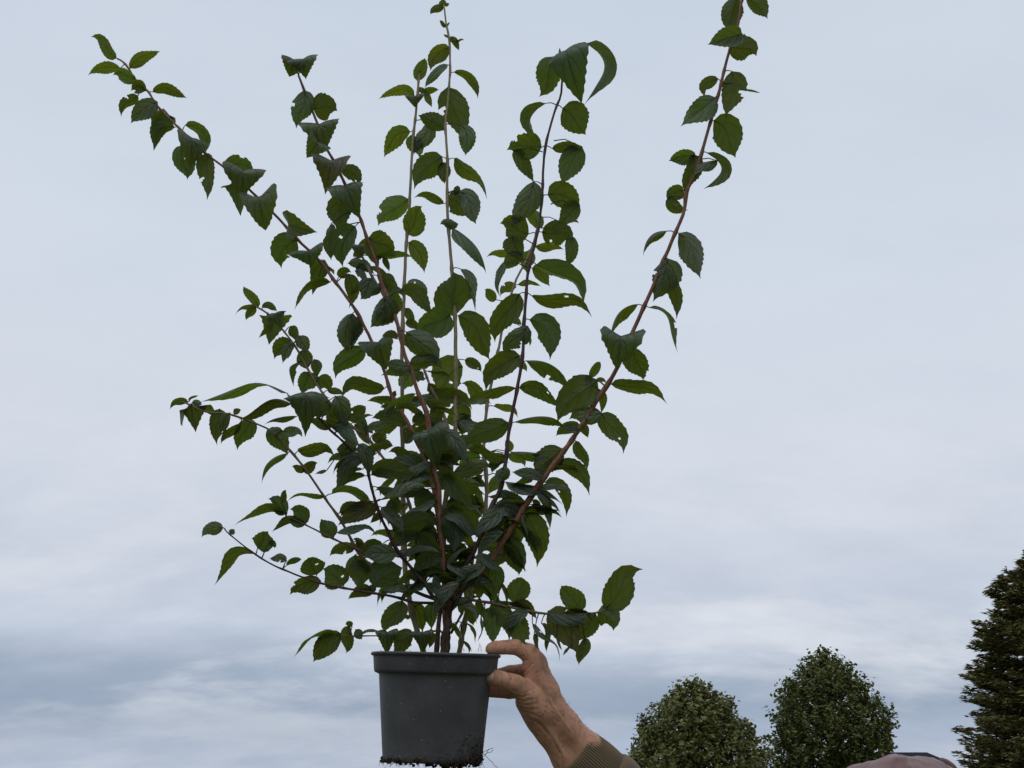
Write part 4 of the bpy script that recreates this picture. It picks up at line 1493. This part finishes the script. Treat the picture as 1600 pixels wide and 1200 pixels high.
def trouser_sdf(P):
    d = ell_sdf(P, HIP + Vector((0, 0, -0.02)), (0.165, 0.135, 0.14))
    for s in (-1, 1):
        hipj = HIP + Vector((s * 0.09, 0, -0.03)); kn = Vector((hipj.x + s * 0.02, hipj.y - 0.02, 0.50)); an = Vector((kn.x, kn.y + 0.03, 0.10))
        d = smin(d, cone_sdf(P, hipj, kn, 0.098, 0.074), 0.03)
        d = smin(d, cone_sdf(P, kn, an, 0.074, 0.062), 0.02)
    return np.maximum(d, 0.07 - P[..., 2])


tv, tq = mesh_of(trouser_sdf, (HIP.x - 0.26, HIP.y - 0.22, 0.03), (HIP.x + 0.26, HIP.y + 0.2, HIP.z + 0.16), 0.011)
link("trousers", tv, tq, MAT_TROUSER, person, HIP)
for s in (-1, 1):
    an = Vector((HIP.x + s * 0.11, HIP.y + 0.01, 0.09))

    def boot_sdf(P):
        d = cone_sdf(P, an + Vector((0, 0, 0.05)), an + Vector((0, 0.01, -0.03)), 0.052, 0.05)
        d = smin(d, cone_sdf(P, an + Vector((0, 0, -0.03)), an + Vector((s * 0.02, -0.16, -0.048)), 0.05, 0.042), 0.03)
        return np.maximum(d, 0.002 - P[..., 2])
    qv, qq = mesh_of(boot_sdf, (an.x - 0.09, an.y - 0.25, -0.01), (an.x + 0.09, an.y + 0.09, 0.22), 0.008)
    link("boot", qv, qq, MAT_BOOT, person, (an.x, an.y, 0))

M = Mat("eye"); so_ = M.n("ShaderNodeSeparateXYZ"); M.l(M.coord("Object"), so_.inputs[0])
MAT_EYE = M.done(M.pbr(M.ramp(M.math("MULTIPLY", so_.outputs[1], -85.0), [(0.86, (0.5, 0.47, 0.44)), (0.88, (0.06, 0.05, 0.04))]), 0.2, 0.5))
for s in (-1, 1):
    V, F = lathe([(0.0, -0.0115)] + [(0.0115 * math.cos(a), 0.0115 * math.sin(a)) for a in np.linspace(-1.4, 1.4, 9)] + [(0.0, 0.0115)], 14)
    c = HC + Vector((s * 0.032, -0.088, -0.012))
    link("eye", [c + v for v in V], F, MAT_EYE, person, c)
# hair below the cap
M = Mat("grey hair"); MAT_GH = M.done(M.pbr((0.16, 0.14, 0.12), 0.6, 0.3))


def hair_sdf(P):
    d = ell_sdf(P, HC + Vector((0, 0.012, -0.004)), (0.083, 0.099, 0.108))
    d = np.maximum(d, P[..., 2] - (HC.z + 0.05))
    d = np.maximum(d, -(P[..., 1] - (HC.y - 0.02)))
    return np.maximum(d, (HC.z - 0.09) - P[..., 2])


qv, qq = mesh_of(hair_sdf, HC - Vector((0.12, 0.14, 0.13)), HC + Vector((0.12, 0.14, 0.13)), 0.006)
link("hair", qv, qq, MAT_GH, person, HC)


def cap_material():
    M = Mat("faded cap cotton")
    oc = M.coord("Object")
    a = M.noise(oc, 26, 5, 0.65); b = M.noise(oc, 700, 2, 0.7)
    col = M.mix(M.ramp(a, [(0.35, 0.0), (0.7, 1.0)]), (0.15, 0.085, 0.082), (0.29, 0.185, 0.175))
    col = M.mix(M.math("MULTIPLY", b, 0.45), col, (0.10, 0.055, 0.055))
    return M.done(M.pbr(col, 0.9, 0.15, M.bump(b, 0.5, 0.001), Sheen_Weight=0.3))


MAT_CAP = cap_material()
CB = HC + Vector((0, 0.005, 0.028))
CAP_H = cap_top.z - CB.z
V, F = [], []
NC, NRw = 96, 22
for i in range(NRw + 1):
    for k in range(NC):
        th = 2 * math.pi * k / NC
        s = i / NRw                         # 0 rim .. 1 button
        ang = s * math.pi / 2
        ex = 2.7
        rr_ = (1 - abs(math.sin(ang)) ** ex) ** (1 / ex) if s < 1 else 0.0
        rr_ = max(rr_, 0.0)
        zz_ = math.sin(ang) * CAP_H
        p = Vector((0.098 * rr_ * math.cos(th), 0.115 * rr_ * math.sin(th), zz_))
        seam = min(abs(((th - 0.35) / (math.pi / 3)) % 1.0), 1 - abs(((th - 0.35) / (math.pi / 3)) % 1.0))
        k_ = 0.0042 * math.exp(-(seam / 0.04) ** 2) - 0.003 * math.exp(-(seam / 0.13) ** 2)
        k_ += 0.007 * noise.noise(Vector((p.x * 22, p.y * 22, p.z * 30 + 4))) * s + 0.004 * noise.noise(p * 45)
        nrm = Vector((math.cos(th) * rr_, math.sin(th) * rr_, 0.6 + s)).normalized()
        V.append(CB + p + nrm * k_)
for i in range(NRw):
    for k in range(NC):
        k2 = (k + 1) % NC
        F.append((i * NC + k, i * NC + k2, (i + 1) * NC + k2, (i + 1) * NC + k))
cap = link("cap", V, F, MAT_CAP, person, CB)
# brim, button and folded tab at the side
V, F = [], []
NB, NW = 25, 7
for lay in (0, 1):
    for i in range(NB):
        th = math.pi + 0.35 + (math.pi - 0.7) * i / (NB - 1)
        for j in range(NW):
            r = 1 + 0.62 * (j / (NW - 1)) * math.sin((th - math.pi)) ** 0.7
            V.append(CB + Vector((0.099 * math.cos(th) * (1 + (r - 1) * 0.35), 0.115 * math.sin(th) * r, 0.004 - 0.02 * (math.cos(th) ** 2) - 0.025 * (r - 1) - 0.003 * lay)))
for lay in (0, 1):
    for i in range(NB - 1):
        for j in range(NW - 1):
            a = lay * NB * NW + i * NW + j
            q = (a, a + NW, a + NW + 1, a + 1)
            F.append(q if lay == 0 else q[::-1])
for i in range(NB - 1):
    a = i * NW + NW - 1; b = a + NB * NW
    F.append((a, a + NW, b + NW, b))
link("brim", V, F, MAT_CAP, cap, CB)
bt = at_y(1380, 1181.5, HEAD_Y - 0.01)
V, F = tube([bt + Vector((0, 0, -0.006)), bt + Vector((0, 0, 0.001)), bt + Vector((-0.001, 0, 0.0045))], [0.0022, 0.0018, 0.0008], 7)
link("thread_end", V, F, MAT_CAP, cap)
t0 = at_y(1467, 1190, HEAD_Y - 0.01); t1 = at_y(1486, 1200, HEAD_Y - 0.01)
V, F = tube([t0 + (t1 - t0) * k / 6 + Vector((0, 0.0, 0.002 * math.sin(k / 6 * 3.1))) for k in range(-1, 9)], [0.003, 0.0055, 0.0062, 0.006, 0.0062, 0.006, 0.0062, 0.006, 0.005, 0.003], 10)
V = [v + Vector((0, 0.02 * ((i % 10) / 10 - .5), 0)) for i, v in enumerate(V)]
link("side_tab", V, F, MAT_CAP, cap)

# ------------------------------------------------------------------ ground
def ground_material():
    M = Mat("field grass")
    oc = M.coord("Object")
    a = M.noise(oc, 0.35, 5, 0.6); b = M.noise(oc, 14, 5, 0.7)
    col = M.mix(M.ramp(b, [(0.3, 0.0), (0.7, 1.0)]), (0.045, 0.058, 0.022), (0.10, 0.105, 0.05))
    col = M.mix(M.ramp(a, [(0.5, 0.0), (0.7, 0.7)]), col, (0.14, 0.115, 0.08))
    return M.done(M.pbr(col, 0.95, 0.1, M.bump(b, 0.6, 0.03)))


V, F = [], []
xs = [-1200, -400, -150, -60, -25, -10, -4, 0, 4, 10, 25, 60, 150, 400, 1200]
for yv in xs:
    for xv in xs:
        k = 0 if max(abs(xv), abs(yv)) < 30 else 1
        V.append(Vector((xv, yv, 0.12 * k * noise.noise(Vector((xv * 0.02, yv * 0.02, 1.0))))))
n = len(xs)
for j in range(n - 1):
    for i in range(n - 1):
        F.append((j * n + i, j * n + i + 1, (j + 1) * n + i + 1, (j + 1) * n + i))
link("ground", V, F, ground_material(), None, (0, 0, 0), kind="structure")


# ------------------------------------------------------------------ trees
def tree_leaf_material(name, c1, c2, c3, tr, tmix=0.25, rough=0.5):
    M = Mat(name)
    oc = M.coord("Object")
    geo = M.n("ShaderNodeNewGeometry")
    rnd = geo.outputs["Random Per Island"]
    a = M.noise(oc, 0.9, 3, 0.6)
    col = M.mix(rnd, c1, c2)
    col = M.mix(M.ramp(a, [(0.45, 0.0), (0.7, 0.75)]), col, c3)
    bs = M.pbr(col, rough, 0.4)
    t = M.n("ShaderNodeBsdfTranslucent"); t.inputs[0].default_value = (*tr, 1)
    mx = M.n("ShaderNodeMixShader"); mx.inputs[0].default_value = tmix
    M.l(bs, mx.inputs[1]); M.l(t.outputs[0], mx.inputs[2])
    return M.done(mx.outputs[0])


MAT_LIME_A = tree_leaf_material("pale lime leaves", (0.060, 0.072, 0.014), (0.22, 0.235, 0.075), (0.105, 0.085, 0.018), (0.13, 0.15, 0.015))
MAT_LIME_B = tree_leaf_material("green lime leaves", (0.045, 0.060, 0.010), (0.145, 0.165, 0.038), (0.065, 0.068, 0.014), (0.12, 0.15, 0.012))
MAT_CONIF = tree_leaf_material("conifer sprays", (0.060, 0.062, 0.014), (0.19, 0.175, 0.05), (0.095, 0.082, 0.02), (0.07, 0.065, 0.008), 0.12, 0.65)
MAT_TBARK = bark("tree bark", (0.07, 0.055, 0.04), (0.045, 0.036, 0.027), (0.09, 0.072, 0.055), 0.9, 3)


def leaf_quads(C, Dv, Nv, L, W):
    """bent two-quad leaves: centres, direction, normal, length, width -> verts, faces arrays"""
    Sv = np.cross(Dv, Nv); Sv /= np.linalg.norm(Sv, axis=1, keepdims=True) + 1e-9
    L = L[:, None]; W = W[:, None]
    a = C - Dv * L * 0.5
    m1 = C + Sv * W * 0.5 - Nv * W * 0.12; m2 = C - Sv * W * 0.5 - Nv * W * 0.12
    tip = C + Dv * L * 0.5 - Nv * L * 0.15
    n = len(C)
    V = np.stack([a, m1, tip, m2, C + Nv * W * 0.08], 1).reshape(-1, 3)
    b = np.arange(n)[:, None] * 5
    F = np.concatenate([b + np.array([[0, 1, 4]]), b + np.array([[1, 2, 4]]), b + np.array([[2, 3, 4]]), b + np.array([[3, 0, 4]])])
    return V, F


def unit(v):
    return v / (np.linalg.norm(v, axis=1, keepdims=True) + 1e-9)


def broad_tree(name, wy, cx, prof, label, mat, group, seed, nclump, per, lsize, trunk_h):
    """prof = [(pixel y, pixel half width)] from the top down, read at distance wy"""
    rng = np.random.default_rng(seed)
    rows = []
    for y, hw in prof:
        p = at_y(cx, y, wy)
        q = at_y(cx + hw, y, wy)
        rows.append((p.z, q.x - p.x, p.x))
    x0 = rows[len(rows) // 2][2]
    zs = np.array([r[0] for r in rows]); rs = np.array([r[1] for r in rows])
    zb = trunk_h
    zs = np.r_[zs, (zs[-1] + zb) * 0.55, zb]; rs = np.r_[rs, rs[-1] * 0.98, rs[-1] * 0.45]
    o = np.argsort(zs); zs, rs = zs[o], rs[o]
    base = Vector((x0, wy, 0))
    t = thing(name, base, label, "tree", group)
    # trunk and limbs
    V, F = [], []
    H_ = zs[-1]
    add(V, F, *tube([(x0 + 0.08 * math.sin(k), wy + 0.06 * math.cos(2 * k), H_ * 0.9 * k / 9) for k in range(10)], [0.26 * (1 - k / 10.5) + 0.02 for k in range(10)], 10))
    r0 = random.Random(seed)
    ends = []
    for k in range(34):
        z1 = r0.uniform(zb * 0.9, H_ * 0.93); th = r0.uniform(0, 6.28)
        R = np.interp(z1, zs, rs) * r0.uniform(0.7, 0.95)
        zs0 = max(zb * 0.6, z1 - R * 0.7)
        a = Vector((x0, wy, zs0)); b = Vector((x0 + R * math.cos(th), wy + R * math.sin(th), z1))
        m = (a + b) * 0.5 + Vector((0, 0, 0.15 * R))
        add(V, F, *tube([a, a.lerp(m, .6), m, m.lerp(b, .6), b], [0.07, 0.055, 0.045, 0.03, 0.012], 6))
    link("trunk", V, F, MAT_TBARK, t, base)
    # clumps of leaves near the outer shell, thinner inside
    z = zs[0] + (zs[-1] - zs[0]) * rng.random(nclump * 3)
    R = np.interp(z, zs, rs)
    keep = rng.random(len(z)) < (R + 0.25) / (rs.max() + 0.25)
    z, R = z[keep][:nclump], R[keep][:nclump]
    n = len(z)
    th = rng.random(n) * 2 * math.pi
    lump_ = np.array([noise.noise(Vector((math.cos(a) * 1.6 + seed, math.sin(a) * 1.6, b * 0.8))) for a, b in zip(th, z)])
    lump2 = np.array([noise.noise(Vector((math.cos(a) * 4.5 + seed, math.sin(a) * 4.5, b * 2.2))) for a, b in zip(th, z)])
    rad = R * (1 + 0.20 * lump_ + 0.24 * lump2) * (rng.random(n) ** 0.30)
    C = np.stack([x0 + rad * np.cos(th), wy + rad * np.sin(th), z + 0.15 * lump2], 1)
    out = unit(np.stack([np.cos(th), np.sin(th), 0.6 + 0 * th], 1))
    # twigs poke out and up from the outline
    k = per
    tw = rng.random((n, k, 1))
    dirv = unit(out + np.array([0, 0, 0.9]) + rng.normal(0, 0.35, (n, 3)))
    spread = rng.uniform(0.3, 0.8, (n, 1, 1))
    pos = C[:, None, :] + dirv[:, None, :] * (tw - 0.5) * spread * 1.3 + rng.normal(0, 0.085, (n, k, 3))
    D_ = unit((dirv[:, None, :] * 0.3 + rng.normal(0, 1, (n, k, 3)) * np.array([1, 1, 0.6]) + np.array([0, 0, -0.25])).reshape(-1, 3))
    Nn = unit((out[:, None, :] * 0.6 + np.array([0, 0, 0.8]) + rng.normal(0, 0.55, (n, k, 3))).reshape(-1, 3))
    Nn = unit(Nn - D_ * (Nn * D_).sum(1, keepdims=True))
    m = n * k
    L = rng.uniform(0.75, 1.3, m) * lsize
    Vq, Fq = leaf_quads(pos.reshape(-1, 3), D_, Nn, L, L * rng.uniform(0.55, 0.8, m))
    link("crown", Vq, Fq, mat, t, base, False)
    return t


broad_tree("lime_tree", 56.0, 1087, [(1071, 4), (1079, 20), (1094, 42), (1112, 62), (1132, 82), (1163, 100), (1190, 109)],
           "wide rounded pale green tree nearest the jacket sleeve, lower of the two round trees", MAT_LIME_A, "round trees behind the cap", 6, 1500, 15, 0.225, 1.2)
broad_tree("lime_tree", 60.0, 1291, [(1022, 4), (1030, 18), (1044, 33), (1060, 49), (1080, 65), (1106, 79), (1134, 90), (1160, 95), (1180, 90)],
           "tall egg shaped dark green tree just above the faded cap", MAT_LIME_B, "round trees behind the cap", 9, 1650, 15, 0.215, 1.4)


def conifer(name, wy, cx, prof, label, seed):
    rng = np.random.default_rng(seed)
    rows = [(at_y(cx, y, wy).z, at_y(cx + hw, y, wy).x - at_y(cx, y, wy).x) for y, hw in prof]
    x0 = at_y(cx, 1000, wy).x
    zs = np.array([r[0] for r in rows] + [0.5]); rs = np.array([r[1] for r in rows] + [rows[-1][1] * 1.02])
    o = np.argsort(zs); zs, rs = zs[o], rs[o]
    base = Vector((x0, wy, 0))
    t = thing(name, base, label, "tree")
    H_ = zs[-1]
    V, F = tube([(x0, wy, H_ * 0.97 * k / 9) for k in range(10)], [0.3 * (1 - k / 9.5) + 0.01 for k in range(10)], 10)
    C, D_, N_, L_, W_ = [], [], [], [], []
    z = 0.7
    while z < H_ - 0.05:
        R = float(np.interp(z, zs, rs))
        nb = int(9 + R * 5)
        for b in range(nb):
            th = rng.random() * 2 * math.pi
            if math.sin(th) > 0.75 and rng.random() < 0.5:
                continue
            ln = R * rng.uniform(0.72, 1.08) * (1 + 0.10 * noise.noise(Vector((math.cos(th) * 2, math.sin(th) * 2, z * 0.7))))
            rise = rng.uniform(-0.10, 0.18)
            d0 = np.array([math.cos(th), math.sin(th), 0])
            sd_ = np.array([-math.sin(th), math.cos(th), 0])
            p0 = np.array([x0, wy, z + rng.uniform(-.1, .1)])
            add(V, F, *tube([Vector(p0 + d0 * ln * q + np.array([0, 0, ln * (rise * q - 0.10 * math.sin(q * 3.1))])) for q in (0.0, 0.4, 0.75, 0.95)], [0.03, 0.022, 0.014, 0.005], 4, False))
            m = int(30 + 30 * ln)
            q = 1 - rng.random(m) ** 1.5 * 0.85
            lat = rng.normal(0, 1, m) * (0.10 + 0.14 * (1 - q)) * max(0.7, ln * 0.45)
            pos = p0 + d0 * (ln * q)[:, None] + sd_ * lat[:, None] + np.stack([0 * q, 0 * q, ln * (rise * q - 0.10 * np.sin(q * 3.1)) + rng.normal(0, 0.05, m)], 1)
            dd = unit(d0 * rng.uniform(0.5, 1.1, m)[:, None] + sd_ * (np.sign(lat) * rng.uniform(0.1, 0.9, m))[:, None] + np.stack([0 * q, 0 * q, rng.uniform(-0.15, 0.45, m)], 1))
            nn = unit(np.array([0, 0, 1.0]) + rng.normal(0, 0.45, (m, 3)))
            nn = unit(nn - dd * (nn * dd).sum(1, keepdims=True))
            C.append(pos); D_.append(dd); N_.append(nn)
            L_.append(rng.uniform(0.18, 0.40, m)); W_.append(rng.uniform(0.05, 0.11, m))
        z += 0.19
    link("trunk", V, F, MAT_TBARK, t, base)
    Vq, Fq = leaf_quads(np.concatenate(C), np.concatenate(D_), np.concatenate(N_), np.concatenate(L_), np.concatenate(W_))
    link("crown", Vq, Fq, MAT_CONIF, t, base, False)


conifer("conifer_tree", 44.0, 1655, [(815, 3), (852, 22), (885, 50), (905, 76), (930, 94), (960, 110), (998, 128), (1033, 132), (1062, 144), (1105, 159), (1140, 169), (1175, 174), (1200, 176)],
        "tall dark brownish green conifer with layered branches at the right edge", 21)

# ------------------------------------------------------------------ far building: a low shed with a dark roof
M = Mat("dark roof sheet")
MAT_ROOF = M.done(M.pbr(M.mix(M.noise(M.coord("Object"), 1.5, 4), (0.016, 0.018, 0.022), (0.032, 0.036, 0.042)), 0.95, 0.02))
MAT_WALL = bark("green grey wall boards", (0.075, 0.09, 0.088), (0.065, 0.078, 0.078), (0.09, 0.10, 0.095), 0.8, 0.5)
M = Mat("window glass"); MAT_GLASS = M.done(M.pbr((0.03, 0.035, 0.04), 0.08, 0.6))
BW = 95.0
bR = at_y(1472, 1188, BW); bL = at_y(1342, 1188, BW)
eave, ridge = at_y(1472, 1186, BW).z, at_y(1440, 1176.5, BW + 3).z
x_l, x_r, y_f, y_b = bL.x, bR.x, BW, BW + 7
shed = thing("shed", ((x_l + x_r) / 2, (y_f + y_b) / 2, 0), "far low building with a dark roof between the cap and the conifer", "building")


def box(lo, hi):
    V = [Vector((x, y, z)) for z in (lo[2], hi[2]) for y in (lo[1], hi[1]) for x in (lo[0], hi[0])]
    return V, [(0, 2, 3, 1), (4, 5, 7, 6), (0, 1, 5, 4), (2, 6, 7, 3), (0, 4, 6, 2), (1, 3, 7, 5)]


V, F = [], []
ym = (y_f + y_b) / 2
V = [Vector(p) for p in [(x_l, y_f, 0), (x_r, y_f, 0), (x_r, y_b, 0), (x_l, y_b, 0), (x_l, y_f, eave), (x_r, y_f, eave), (x_r, y_b, eave), (x_l, y_b, eave), (x_l, ym, ridge - .05), (x_r, ym, ridge - .05)]]
F = [(0, 1, 5, 4), (2, 3, 7, 6), (1, 2, 6, 9, 5), (3, 0, 4, 8, 7)]
link("wall", V, F, MAT_WALL, shed, (x_l, y_f, 0), False)
V, F = [], []
for sgn, ye in ((1, y_f - 0.35), (-1, y_b + 0.35)):
    n_ = 18
    for k in range(n_):
        xa = x_l - 0.2 + (x_r - x_l + 0.3) * k / n_; xb = xa + (x_r - x_l + 0.3) / n_ - 0.03
        ze = eave - 0.12
        q = [Vector((xa, ye, ze)), Vector((xb, ye, ze)), Vector((xb, ym, ridge)), Vector((xa, ym, ridge))]
        up = Vector((0, 0, 0.07))
        vv = q + [p + up for p in q]
        add(V, F, vv, [(0, 3, 2, 1), (4, 5, 6, 7), (0, 1, 5, 4), (1, 2, 6, 5), (2, 3, 7, 6), (3, 0, 4, 7)])
link("roof", V, F, MAT_ROOF, shed, (x_l, y_f, eave), False)
for k in range(3):
    xa = x_l + 1.0 + k * 2.1
    fr = link("window", *box((xa, y_f - 0.05, 1.2), (xa + 1.1, y_f + 0.02, 2.3)), MAT_ROOF, shed, (xa, y_f, 1.2), False)
    link("pane", *box((xa + 0.08, y_f - 0.065, 1.28), (xa + 1.02, y_f - 0.052, 2.22)), MAT_GLASS, fr, (xa, y_f, 1.2), False)
